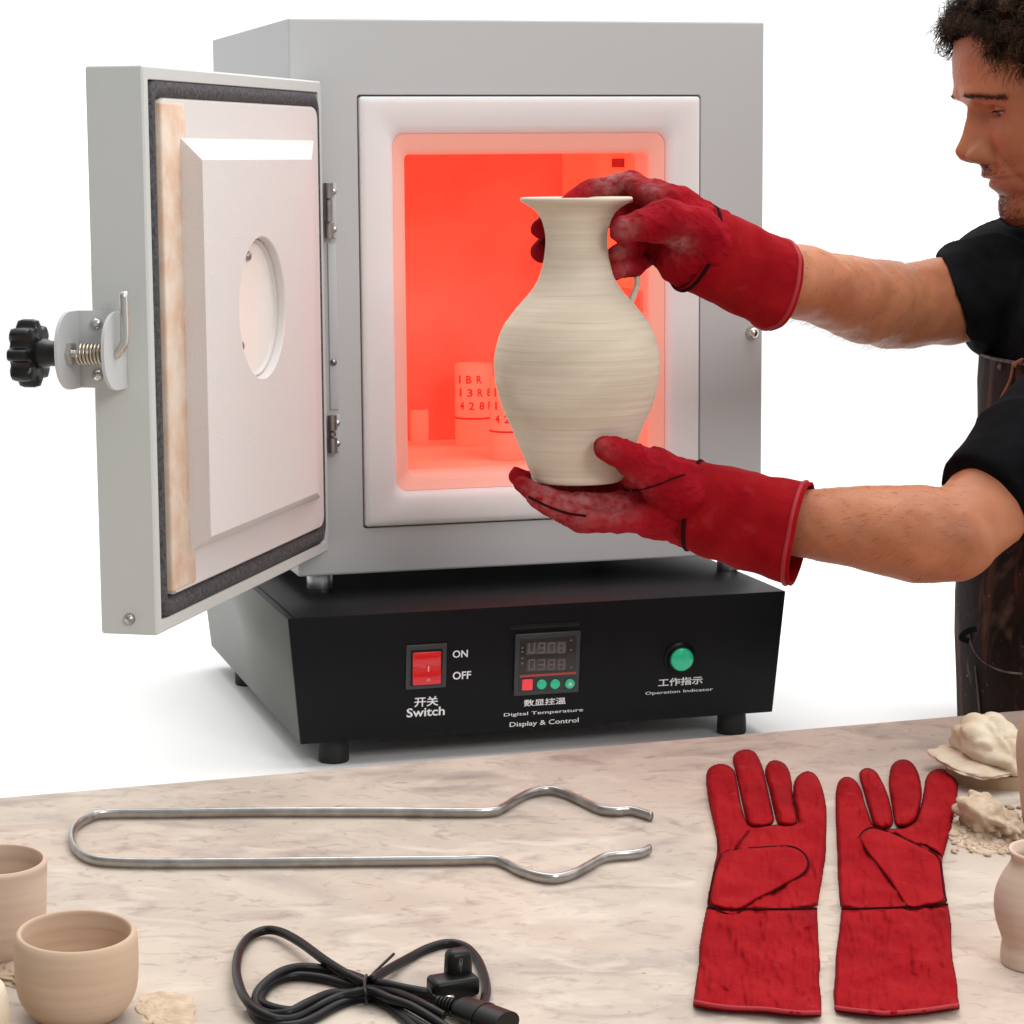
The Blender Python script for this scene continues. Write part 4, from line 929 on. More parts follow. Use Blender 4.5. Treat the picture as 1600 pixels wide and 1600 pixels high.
# loose clay trimmings: nobody could count them
sc_parts = []
random.seed(3)
for k in range(300):
    x = random.gauss(1550, 42); y = random.gauss(1302, 20)
    if not (1486 < x < 1640 and 1258 < y < 1336): continue
    s_ = random.uniform(.0008, .0040) * (1 if random.random() < .3 else .55); v_, f_ = sphere((0, 0, 0), 1, 8, 5)
    v_ = v_ * np.array([1 + .5 * noise.noise(Vector((q[0] * 1.7 + k, q[1] * 1.7, q[2] * 1.7))) for q in v_])[:, None]
    a = random.uniform(0, 6.28); ax_, ay_ = e1 * math.cos(a) + e2 * math.sin(a), e2 * math.cos(a) - e1 * math.sin(a)
    sc_parts.append((tp(x, y, .0012) + (v_[:, :1] * ax_ * 1.5 + v_[:, 1:2] * ay_ + v_[:, 2:] * nT * .7) * s_, f_))
for (x, y) in ((1500, 1285), (1518, 1312), (1585, 1322), (1590, 1275), (1560, 1328)):
    pass
o = put('clay_trimmings', *join(*sc_parts), M_scrap, None)
props(o, 'loose curly clay trimmings strewn beside the right glove', kind='stuff')
props(disc(1560, 1302, 78, 33, 0, .0012, M_scrap, 'clay_sheet', None, 60, .35, 4), 'thin ragged clay sheet under the trimmings at the right', 'clay sheet')
props(rock(262, 1580, -.002, .020, .030, .003, 21.0, 'clay_slab', M_scrap, None, .4), 'flat tan clay scrap right of the squat cup', 'clay slab')
props(rock(60, 1520, 0, .03, .03, .004, 31.0, 'clay_slab', M_clay, None, .4), 'brown clay scrap between the two cups on the left', 'clay slab')

# ------------------------------------------------------------------ the person
PY = 2.42
person = thing('person', 'man in black T-shirt and leather apron holding the vase in red gloves', 'person', (.62, PY, -.35))
def A(px, py, Y): return at_y(px, py, Y)
def R(px, Y): return px * Y / FPX
# ---- head: a grid in (forward, side, up) built from profile tables
HZ = [0, .006, .014, .024, .034, .042, .050, .056, .064, .074, .086, .100, .114, .122, .132, .142, .155, .170, .185, .200, .213, .224, .231, .235]
HFr = [.050, .066, .073, .0735, .070, .0745, .0765, .0800, .0800, .0810, .0795, .079, .081, .084, .0905, .092, .0915, .089, .084, .074, .060, .042, .024, .002]
HBk = [.000, .010, .022, .034, .045, .054, .062, .068, .076, .084, .091, .098, .103, .105, .106, .106, .104, .100, .094, .083, .068, .048, .027, .002]
HWd = [.020, .032, .041, .049, .054, .058, .061, .063, .066, .069, .0715, .073, .074, .0745, .075, .0755, .0755, .0745, .071, .064, .053, .038, .021, .002]
def tab(z, T): return float(np.interp(z, HZ, T))
def gs(x, s): return math.exp(-(x / s) ** 2)
def head_pt(th, z):
    """th 0 = straight forward; returns forward, side, up"""
    f, bk, w = tab(z, HFr), tab(z, HBk), tab(z, HWd); c, s = math.cos(th), math.sin(th)
    e = 2.35
    L_ = f if c > 0 else bk
    r = (abs(c / max(L_, 1e-4)) ** e + abs(s / max(w, 1e-4)) ** e) ** (-1 / e)
    x, y = r * c, r * s
    if c > 0:
        a = abs(y)
        # nose: bridge to tip, wings, base
        if .050 < z < .135:
            t = (.124 - z) / (.124 - .087)
            pro = .001 + .0235 * np.clip(t, 0, 1) ** .88 if z > .087 else .0245 * math.sqrt(max(0, 1 - ((.087 - z) / .0178) ** 2))
            if z > .124: pro = .001 * max(0, 1 - (z - .124) / .01)
            wn_ = .0075 + .0045 * np.clip(t, 0, 1.0)
            x += pro * gs(y, wn_)
            x += .0030 * gs(y, .009) * gs(z - .0845, .0075) * .6
            x += .0150 * gs(a - .0145, .0058) * gs(z - .0785, .0082)                  # wings
            x -= .0055 * gs(a - .0225, .0038) * gs(z - .079, .011)
            x -= .006 * gs(a - .0065, .0042) * gs(z - .0700, .0030)                  # nostrils
        x -= .0110 * gs(a - .031, .0150) * gs(z - .1155, .0115)                       # eye sockets
        x -= .005 * gs(a - .017, .007) * gs(z - .118, .010)
        x += .0050 * gs(a - .026, .020) * gs(z - .1345, .0068)                        # brow ridge
        x += .0045 * gs(a - .046, .016) * gs(z - .094, .014)                          # cheekbone
        x -= .0030 * gs(a - .040, .015) * gs(z - .062, .014)
        x -= .0026 * gs(a - .028 - (.080 - z) * .35, .0045) * (1 if .045 < z < .080 else gs(min(abs(z - .045), abs(z - .080)), .006))   # smile fold
        x += .0042 * gs(y, .018) * gs(z - .0575, .0046) * (1 - .25 * gs(y, .003))      # upper lip
        x += .0040 * gs(y, .016) * gs(z - .0465, .0050)                                # lower lip
        x -= .0048 * gs(y, .023) * gs(z - .0522, .0017)                                # mouth line
        x -= .0015 * gs(y, .004) * gs(z - .065, .005)                                  # philtrum
        x -= .0020 * gs(y, .018) * gs(z - .0375, .0050)                                # dip above the chin
        # lids: soft folds above and below the eyeball
        x += .0030 * gs(a - .031, .0135) * gs(z - (.1225 - 14 * (a - .031) ** 2), .0022)
        x += .0018 * gs(a - .031, .0130) * gs(z - (.1085 + 12 * (a - .031) ** 2), .0022)
        x -= .0016 * gs(a - .031, .015) * gs(z - .1262, .0014)
    return x, y, z
NT_, NZ_ = 260, 210
zz = [.235 * (1 - math.cos(math.pi * (k + .0) / (NZ_ - 1))) / 2 for k in range(NZ_)]
zz = [0.6 * a + 0.4 * (.235 * k / (NZ_ - 1)) for k, a in enumerate(zz)]
ths = []
for i in range(NT_):
    u = i / NT_ * 2 - 1                                        # denser at the face
    ths.append(math.pi * (0.42 * u + 0.58 * u ** 3) if abs(u) < 1 else math.pi * u)
HV = []; 
for z in zz:
    for th in ths: HV.append(head_pt(th, z))
HV = np.array(HV)
HFc = [(k * NT_ + i, k * NT_ + (i + 1) % NT_, (k + 1) * NT_ + (i + 1) % NT_, (k + 1) * NT_ + i) for k in range(NZ_ - 1) for i in range(NT_)]
HFc += [tuple(reversed(range(NT_))), tuple((NZ_ - 1) * NT_ + i for i in range(NT_))]
# head pose: faces image-left, turned a little to the camera, chin down
ya = math.radians(5); pa_ = math.radians(12)
hf = np.array([-math.cos(ya), -math.sin(ya), 0.0]); hs = np.array([math.sin(ya), -math.cos(ya), 0.0])      # hs: towards the camera
hu_ = np.array([0, 0, 1.0]); hf2 = hf * math.cos(pa_) - hu_ * math.sin(pa_); hu2 = hu_ * math.cos(pa_) + hf * math.sin(pa_)
HS = 1.0
tip_l = np.array(head_pt(0.0, .083)); tip_w = A(1494, 241, PY)
HO = tip_w - HS * (hf2 * tip_l[0] + hs * tip_l[1] + hu2 * tip_l[2])
def hw(p): return HO + HS * (hf2 * p[0] + hs * p[1] + hu2 * p[2])
HM = np.stack([hf2, hs, hu2]) * HS
HVw = HV @ HM + HO
# stubble mask on the head, with painted shade at eyes, nostrils and mouth
stub_shade = []
for x, y, z in HV:
    a = abs(y); s = 0.0
    if x > 0:
        m1 = gs(y, .026) * (1 if .057 < z < .068 else gs(min(abs(z - .057), abs(z - .068)), .003))
        m2 = gs(y, .034) * (1 if z < .034 else gs(z - .034, .006))
        m3 = .50 * (1 if z < .060 else gs(z - .06, .016)) * (1 if x < .05 else .75)
        s = max(.60 * m1, .62 * m2, m3 * .8); s *= (1 - .9 * gs(y, .02) * gs(z - .0520, .006))
        s *= .72 + .5 * noise.noise(Vector((x * 300, y * 300, z * 300)))
    if x > 0: s = max(s, .30 * gs(a - .030, .017) * gs(z - .117, .009), .22 * gs(a - .014, .007) * gs(z - .112, .012), .55 * gs(a - .0085, .006) * gs(z - .0705, .0028), .30 * gs(y, .022) * gs(z - .0520, .0016))  # shade painted into eye sockets, nose sides, nostrils and mouth line
    stub_shade.append(max(0, min(.85, s)))
# ---- arms, neck and trunk melted into one skin
eR, wR = A(1392, 476, 2.37), A(1228, 437, 2.21)
sR = A(1605, 458, 2.50)
eL, wL = A(1487, 838, 2.13), A(1255, 817, 2.135)
sL = A(1725, 640, 2.25)
handR, handL = A(1100, 385, 2.17), A(1075, 790, 2.165)
def mix(a, b, t): return a * (1 - t) + b * t
arms = join(
    chain([mix(wR, handR, .8), wR, mix(wR, eR, .35), mix(wR, eR, .7) + np.array([0, 0, -.003]), eR], [.026, R(54, 2.27), R(58, 2.3), R(66, 2.36), R(66, 2.4)], 28),
    chain([eR + np.array([0, 0, -.004]), mix(eR, sR, .45), mix(eR, sR, .62), mix(eR, sR, .8)], [R(62, 2.4), R(68, 2.45), .036, .026], 28),
    chain([mix(wL, handL, .8), wL, mix(wL, eL, .4), mix(wL, eL, .75), eL], [.026, R(55, 2.16), R(66, 2.15), R(77, 2.14), R(74, 2.13)], 28),
    chain([eL + np.array([.002, 0, .002]), mix(eL, sL, .30), mix(eL, sL, .5), mix(eL, sL, .8)], [R(68, 2.13), R(76, 2.16), .038, .026], 28))
neck0 = hw((-.025, 0, .03)); neck1 = np.array([neck0[0] + .045, PY, A(1700, 420, PY)[2]])
av, af, an = fuse(join(arms, chain([hw((-.03, 0, .08)), neck0, neck1, neck1 + np.array([.02, 0, -.06])], [.052, .055, .060, .10], 28), capsule(mix(sR, sL, .15), mix(sR, sL, .85), .03, .03)), .0032, 8)
av = wrinkle(av, an, 22, .0024, 3.0)
bv, bf = join((HVw, HFc), (av, af))
body = put('body', bv, bf, M_skin, person)
rng = np.concatenate([np.array(stub_shade), np.zeros(len(av))]); vcol(body, 'stubble_shade', rng)
# eyes
for sd_ in (1, -1):
    c_ = hw((.0572, .0315 * sd_, .1152)); rr = .0118
    v, f = sphere((0, 0, 0), rr, 28, 20)
    eye = put('eye', v + c_, f, M_eyew, person)
    gz = nrm(hf2 * .80 + hs * (-.10 * sd_ + .06) - hu2 * .42)
    put('iris', *lathe([(.0062, 0), (.0055, .0008), (.003, .0014), (.0001, .0016)], 24, c_ + gz * (rr - .0013), gz), M_iris, eye)
    # lids: part-spheres of skin over the ball, lowered gaze
    for up_, e0, e1_, nm in ((1, 3, 78, 'upper'), (-1, -72, -24, 'lower')):
        V = []; Fc = []; nu, nv = 26, 10; R2 = rr + .0014
        for j in range(nv + 1):
            for i in range(nu + 1):
                az = math.radians(-88 + 176 * i / nu); k = math.cos(az) ** .6
                lo_e = -14; edge = (e0 if up_ > 0 else e1_)
                el = math.radians((e0 * k + lo_e * (1 - k) + (e1_ - e0) * j / nv) if up_ > 0 else ((e1_ * k + lo_e * (1 - k)) + (e0 - e1_) * j / nv))
                V.append(c_ + R2 * (hf2 * math.cos(el) * math.cos(az) + hs * math.cos(el) * math.sin(az) + hu2 * math.sin(el)))
        for j in range(nv):
            for i in range(nu): Fc.append((j * (nu + 1) + i, j * (nu + 1) + i + 1, (j + 1) * (nu + 1) + i + 1, (j + 1) * (nu + 1) + i))
        ld = put('eyelid', V, Fc, M_skin, eye); vcol(ld, 'stubble_shade', np.zeros(len(V)))
    # lashes and brow
    lash = []
    for i in range(34):
        az = math.radians(-70 + 140 * i / 33); el = math.radians(3 * math.cos(az) ** .6 - 14 * (1 - math.cos(az) ** .6))
        d_ = hf2 * math.cos(el) * math.cos(az) + hs * math.cos(el) * math.sin(az) + hu2 * math.sin(el); p0 = c_ + d_ * (rr + .0012)
        lash.append(tube([p0, p0 + d_ * .003 - hu2 * .001, p0 + d_ * .0052 - hu2 * .0008], [.00032, .00025, .00008], 4))
    put('eyelashes', *join(*lash), M_hair, eye)
def skin_at(y, z):
    """head surface point in head frame by side coordinate and height (front half)"""
    lo, hi = -math.pi / 2, math.pi / 2
    for _ in range(22):
        m_ = (lo + hi) / 2
        if head_pt(m_, z)[1] < y: lo = m_
        else: hi = m_
    return np.array(head_pt((lo + hi) / 2, z))
random.seed(11)
bw = []
for sd_ in (1, -1):
    for i in range(480):
        t = random.random() ** .85; y = (.008 + .048 * t) * sd_; z = .1288 + .0065 * math.sin(min(1, t * 1.25) * 2.4) - .006 * t + random.gauss(0, .0021 * (1 - .4 * t))
        p0 = hw(skin_at(y, z)); d_ = nrm(hs * sd_ * (.5 + .5 * t) + hf2 * .04 + hu2 * (.35 - .5 * t))
        bw.append(tube([p0 - hf2 * .0006, p0 + d_ * .003 + hf2 * .0004, p0 + d_ * .0058], [.00021, .00017, .00005], 4))
put('eyebrows', *join(*bw), M_hair, person)
bd = []
for i in range(1300):
    if random.random() < .22: y, z = random.gauss(0, .016), random.uniform(.0585, .0695)
    else: y, z = random.gauss(0, .026), random.uniform(.003, .036)
    if abs(y) > .05: continue
    p = skin_at(y, z); p0 = hw(p); d_ = nrm(hf2 * .5 - hu2 * .9 + hs * y * 14 + np.array([random.gauss(0, .25) for _ in range(3)]))
    L_ = random.uniform(.0012, .0030)
    bd.append(tube([p0 - hf2 * .0005, p0 + d_ * L_ * .5 + hf2 * .0004, p0 + d_ * L_], [.00015, .00012, .00005], 3))
put('beard', *join(*bd), M_beard, person)
ear_c = hw((-.012, .076, .105))
def torus_c(c, rx, rz, r, tilt):
    return [c + (hf2 * math.cos(a) * rx + hu2 * math.sin(a) * rz) for a in np.linspace(.3, 2 * math.pi - .6, 22)]
for s_ in (1, -1):
    ears = join(tube(catmull([hw((-.012 + .017 * math.cos(a), (.074 + .006 * math.sin(a * .5)) * s_, .105 + .030 * math.sin(a) * (1 if math.sin(a) > 0 else .85))) for a in np.linspace(-.7, 4.3, 12)], 4), .0042, 10),
                   sphere(hw((-.012, .071 * s_, .103)), .014, 14, 10, (.9, .5, 1.4)))
    er = put('ear', *ears, M_skin, person); vcol(er, 'stubble_shade', np.zeros(len(ears[0])))
# ---- hair: scalp cap and many curls
def hairline(th):
    c = math.cos(th); a = abs(th)
    if a < .55: return .188 - .004 * math.cos(a * 5)
    if a < 1.15: return .188 - (a - .55) / .6 * .058
    if a < 1.45: return .130 - (a - 1.15) / .3 * .040
    if a < 1.9: return .090 + (a - 1.45) / .45 * .03
    return .12 - (a - 1.9) * .05
cv = []; cf_ = []; nc, nr = 120, 40
for j in range(nr + 1):
    for i in range(nc):
        th = 2 * math.pi * i / nc - math.pi; z0 = hairline(th); z = z0 + (.2345 - z0) * (j / nr)
        x, y, z = head_pt(th, z); k = 1 + (.055 if j > 2 else -.02 + .02 * j) + .03 * noise.noise(Vector((x * 70, y * 70, z * 70)))
        cv.append(hw((x * k, y * k, .09 + (z - .09) * (1 + (.05 if j > 0 else 0)))))
for j in range(nr):
    for i in range(nc): cf_.append((j * nc + i, j * nc + (i + 1) % nc, (j + 1) * nc + (i + 1) % nc, (j + 1) * nc + i))
cf_.append(tuple(nr * nc + i for i in range(nc)))
hair = put('hair', cv, cf_, M_scalp, person)
random.seed(5); curls = []
for n_ in range(760):                                       # locks: each a bundle of strands sharing one loose curl
    th0 = random.uniform(-math.pi, math.pi)
    if abs(th0) > 2.2 and random.random() < .5: continue
    z0 = hairline(th0) + .002; zc_ = z0 + (.232 - z0) * random.random() ** .9
    up_ = np.array([0, 0, 1.0]); front = max(0, math.cos(th0)) * gs(zc_ - .19, .05)
    pc = np.array(head_pt(th0, zc_)); nl = nrm(np.array([pc[0], pc[1], (pc[2] - .12) * .9]))
    dl = nrm(nl * .75 + np.array([.35 * front, 0, -.30 + .35 * random.random()]) + np.array([random.gauss(0, .35) for _ in range(3)]))
    if zc_ < z0 + .014: dl = nrm(dl + np.array([.1, 0, .45]))
    LL = random.uniform(.018, .036) * (.5 if zc_ < .14 else 1); rad0 = random.uniform(.0040, .0080); turns0 = random.uniform(1.1, 2.1); ph0 = random.random() * 6.28
    s1 = nrm(np.cross(dl, up_)); s2 = np.cross(dl, s1)
    for m_ in range(15):
        p = np.array(head_pt(th0 + random.gauss(0, .045), min(.2345, max(z0, zc_ + random.gauss(0, .003))))) * .995
        L_ = LL * random.uniform(.75, 1.1); rad = rad0 * random.uniform(.7, 1.15); ph = ph0 + random.gauss(0, .22); turns = turns0 * random.uniform(.92, 1.08); wob = np.array([random.gauss(0, .0012) for _ in range(3)])
        pts = []; K = 20
        for k in range(K):
            t = k / (K - 1); rr = rad * min(1, t * 2.5); a = ph + turns * 6.28 * t
            pts.append(hw(p + dl * L_ * t + s1 * rr * math.cos(a) + s2 * rr * math.sin(a) + wob * t * 1.5 - np.array([0, 0, .010 * t * t])))
        r0 = random.uniform(.00022, .00042); curls.append(tube(pts, [r0 * (1 - .7 * (k / (K - 1)) ** 2) for k in range(K)], 4, False))
put('curls', *join(*curls), M_hair, hair)

# fine dark hairs on the forearms
random.seed(21); ah = []
cand = [i for i in range(len(av)) if av[i][0] < eR[0] + .03 and (av[i][0] > A(1235, 440, 2.27)[0] - .01)]
for _ in range(1500):
    i = random.choice(cand); p0 = av[i]; n_ = an[i]
    if n_[1] > .5: continue
    d_ = nrm(n_ * .35 + np.array([-1.0, 0, -.35]) + np.array([random.gauss(0, .3) for _ in range(3)])); L_ = random.uniform(.004, .010)
    ah.append(tube([p0, p0 + d_ * L_ * .5 + n_ * .0006, p0 + d_ * L_], [.00008, .00006, .00003], 3))
put('arm_hair', *join(*ah), M_beard, person)

# ---- T-shirt: trunk and short sleeves with clean hems, melted together
def sec(px_front, py, Yc=PY, dx=.245, wy=.19, front_extra=0.0):
    p = A(px_front, py, Yc); x0 = p[0] - front_extra
    return ((x0 + dx / 2 + front_extra / 2, Yc, p[2]), (dx / 2 + front_extra / 2, 0, 0), (0, wy + front_extra, 0))
trunk = [sec(1640, 352, dx=.14, wy=.075), sec(1602, 380, dx=.20, wy=.125), sec(1580, 420, dx=.225, wy=.175), sec(1560, 500, wy=.19), sec(1556, 580, dx=.25, wy=.185), sec(1552, 700, dx=.25, wy=.175),
         sec(1530, 850, dx=.26, wy=.17), sec(1522, 1000, dx=.265, wy=.175), sec(1518, 1150, dx=.27, wy=.18)]
hemR_c, hemL_c = A(1492, 472, 2.435), A(1538, 782, 2.155)
axR = nrm(sR - hemR_c); axL = nrm(sL + np.array([0, 0, .01]) - hemL_c)
def sleeve(hc, ax, end, r0, r1, tilt, t2=0.0):
    up0 = nrm(np.cross(np.cross(ax, [0, 0, 1]), ax)); sd0 = nrm(np.cross(ax, up0)); secs = []
    for t in np.linspace(0, 1, 8):
        c_ = mix(hc, end, t); r_ = r0 + (r1 - r0) * t + .004 * math.sin(t * 3.14)
        u_ = up0 + ax * tilt * (1 - t); secs.append((c_, u_ * r_, (sd0 + ax * t2 * (1 - t)) * r_))
    return loft(secs, 40)
slR = sleeve(hemR_c, axR, sR, R(80, 2.455), .076, -.50, -.95)
slL = sleeve(hemL_c, axL, sL, R(86, 2.155), .072, -.05)
sh_v, sh_f, sh_n = fuse(join(loft(trunk, 48), slR, slL, capsule(sR, sR + np.array([.05, -.08, 0]), .068, .075), capsule(sL, sL + np.array([.03, .08, .03]), .070, .085),
                             capsule(sR + np.array([.02, -.02, .0]), np.array([.60, PY, sR[2] + .02]), .062, .08), capsule(sL + np.array([0.02, .03, .0]), np.array([.63, PY, sR[2] + .0]), .066, .08)), .0034, 7)
def shirt_fold(v, no):
    out = v.copy()
    for i in range(len(v)):
        p = v[i]; a = noise.fractal(Vector((p[0] * 9 + 3, p[1] * 9, p[2] * 14)), 1, 2, 3); b_ = 1 - abs(noise.noise(Vector((p[0] * 16 + p[2] * 9, p[1] * 12, p[2] * 8 - p[0] * 6)))) * 2
        out[i] += no[i] * (a * .0026 + max(0, b_) ** 3 * .0035 - .001)
    return out
put('t_shirt', shirt_fold(sh_v, sh_n), sh_f, M_shirt, person)
def ring_line(hc, ax, r_, tilt, off, m, nm, rad=.0008):
    up0 = nrm(np.cross(np.cross(ax, [0, 0, 1]), ax)); sd0 = nrm(np.cross(ax, up0))
    pts = [hc + ax * off + (up0 + ax * tilt) * r_ * math.cos(a) + sd0 * r_ * math.sin(a) for a in np.linspace(0, 2 * math.pi, 60)]
    put(nm, *tube(pts, rad, 6, False), m, person)
ring_line(hemL_c, axL, R(86, 2.155) + .0010, -.05, .015, M_stitch, 'hem_stitching', .0006)

# ---- leather apron: bib, skirt and straps wrapped round the front of the trunk
def arc_sheet(secs, a0, a1, off, th, n=44, wav=0.0):
    V = []; m_ = len(secs)
    for lay in (off, off + th):
        for k, (c_, u_, v_) in enumerate(secs):
            for i in range(n + 1):
                a = math.radians(a0[k] + (a1[k] - a0[k]) * i / n); r_ = lay + wav * noise.noise(Vector((a * 2.0, k * .5, 2)))
                nx, ny = math.cos(a), math.sin(a)
                V.append(np.array(c_) + np.array(u_) * nx + np.array(v_) * ny + nrm(np.array(u_) * nx / np.linalg.norm(u_) ** 2 * .03 + np.array(v_) * ny / np.linalg.norm(v_) ** 2 * .03) * r_)
    Fc = []; W_ = n + 1; Lz = m_ * W_
    for k in range(m_ - 1):
        for i in range(n):
            a = k * W_ + i; Fc.append((a, a + 1, a + 1 + W_, a + W_)); Fc.append((Lz + a, Lz + a + W_, Lz + a + 1 + W_, Lz + a + 1))
        a = k * W_; Fc.append((a, a + W_, Lz + a + W_, Lz + a)); a = k * W_ + n; Fc.append((a, Lz + a, Lz + a + W_, a + W_))
    for i in range(n):
        Fc.append((i, Lz + i, Lz + i + 1, i + 1)); a = (m_ - 1) * W_ + i; Fc.append((a, a + 1, Lz + a + 1, Lz + a))
    return np.array(V), Fc
bib_s = [sec(1552, 556), sec(1549, 600), sec(1546, 660), sec(1546, 740), sec(1532, 820), sec(1517, 880, dx=.262), sec(1512, 940, dx=.265), sec(1511, 1000, dx=.27), sec(1512, 1060, dx=.27), sec(1512, 1150, dx=.275), sec(1515, 1350, dx=.28), sec(1518, 1600, dx=.28)]
n_b = len(bib_s)
lo_a = [180 - w for w in (42, 44, 52, 66, 80, 96, 104, 108, 108, 108, 106, 100)]; hi_a = [180 + w for w in (42, 44, 52, 66, 80, 96, 104, 108, 108, 108, 106, 100)]
apron = put('apron', *arc_sheet(bib_s, lo_a, hi_a, .004, .0035, 60, .004), M_apron, person, auto=50)
def on_trunk(sc_, ang, off):
    c_, u_, v_ = [np.array(x, float) for x in sc_]; a = math.radians(ang); n_ = nrm(u_ * math.cos(a) + v_ * math.sin(a)); return c_ + u_ * math.cos(a) + v_ * math.sin(a) + n_ * off
top_edge = [on_trunk(bib_s[0], a, .0075) for a in np.linspace(138, 222, 24)]
put('apron_edge', *tube(top_edge, .0016, 8), M_strap, apron)
for sg in (1, -1):
    st_ = [on_trunk(bib_s[1], 180 + sg * 38, .008), on_trunk(bib_s[0], 180 + sg * 36, .008), on_trunk(sec(1560, 500), 180 + sg * 34, .010), on_trunk(sec(1580, 420, dx=.225, wy=.175), 180 + sg * 36, .012), on_trunk(sec(1602, 380, dx=.20, wy=.125), 180 + sg * 45, .018), on_trunk(sec(1640, 352, dx=.14, wy=.075), 180 + sg * 70, .014)]
    s_ = put('apron_strap', *tube(catmull(st_, 6), .0085, 10, True, (1.0, .22), (-1, 0, .2)), M_apron, apron)
    put('strap_edge', *tube([p_ + np.array([-.003, -.0085, 0]) for p_ in catmull(st_, 6)], .0009, 6), M_strap, s_)
# lace and rivets on the bib, pocket seam and waist tie
def tr_pt(px, py, off=.008):
    """point on the front of the trunk seen at this pixel (elliptic trunk, nearest hit)"""
    best = None; d_ = nrm(px_ray(px, py))
    for Yt in np.linspace(PY - .2, PY + .05, 120):
        p = A(px, py, Yt); s_ = secs_at(p[2]); e_ = ((p[0] - s_[0]) / (s_[1] + off)) ** 2 + ((p[1] - PY) / (s_[2] + off)) ** 2
        if e_ <= 1: return p
    return A(px, py, PY - .1)
_zs = [s[0][2] for s in bib_s][::-1]; _xs = [s[0][0] for s in bib_s][::-1]; _us = [s[1][0] for s in bib_s][::-1]; _vs = [s[2][1] for s in bib_s][::-1]
def secs_at(z): return (float(np.interp(z, _zs, _xs)), float(np.interp(z, _zs, _us)), float(np.interp(z, _zs, _vs)))
put('lace', *tube(catmull([tr_pt(1584, 566, .009), tr_pt(1580, 590, .009), tr_pt(1572, 608, .009), tr_pt(1562, 626, .009)], 6), .0016, 8), M_tan, apron)
put('lace', *tube(catmull([tr_pt(1598, 562, .009), tr_pt(1590, 566, .009), tr_pt(1586, 572, .009)], 6), .0018, 8), M_tan, apron)
put('rivet', *sphere(tr_pt(1563, 573, .008), .0028, 12, 8), M_strap, apron)
put('pocket_seam', *tube(catmull([tr_pt(1514, 988, .009), tr_pt(1519, 1010, .009), tr_pt(1535, 1032, .009), tr_pt(1565, 1048, .009), tr_pt(1598, 1053, .009)], 6), .0011, 6), M_strap, apron)
put('pocket_seam', *tube(catmull([tr_pt(1524, 1040, .009), tr_pt(1528, 1080, .009), tr_pt(1531, 1118, .009)], 6), .0011, 6), M_strap, apron)
put('waist_tie', *tube(catmull([A(1526, 982, PY - .10), A(1512, 986, PY - .10), A(1502, 996, PY - .10), A(1514, 1002, PY - .10)], 6), .0028, 8, True, (.5, 1)), M_shirt, apron)
# trousers under the apron
tr_s = [sec(1530, 1120, dx=.25, wy=.17), sec(1530, 1300, dx=.25, wy=.175)]
legs = [loft(tr_s, 40)]
for sg in (1, -1):
    hp_c = np.array([tr_s[1][0][0], PY + sg * .09, tr_s[1][0][2] + .03]); legs.append(chain([hp_c, hp_c + np.array([-.01, sg * .01, -.30]), hp_c + np.array([.02, sg * .015, -.62])], [.088, .062, .050], 24))
tv, tf, tn = fuse(join(*legs), .006, 5)
put('trousers', wrinkle(tv, tn, 10, .006, 2.0), tf, M_trous, person)

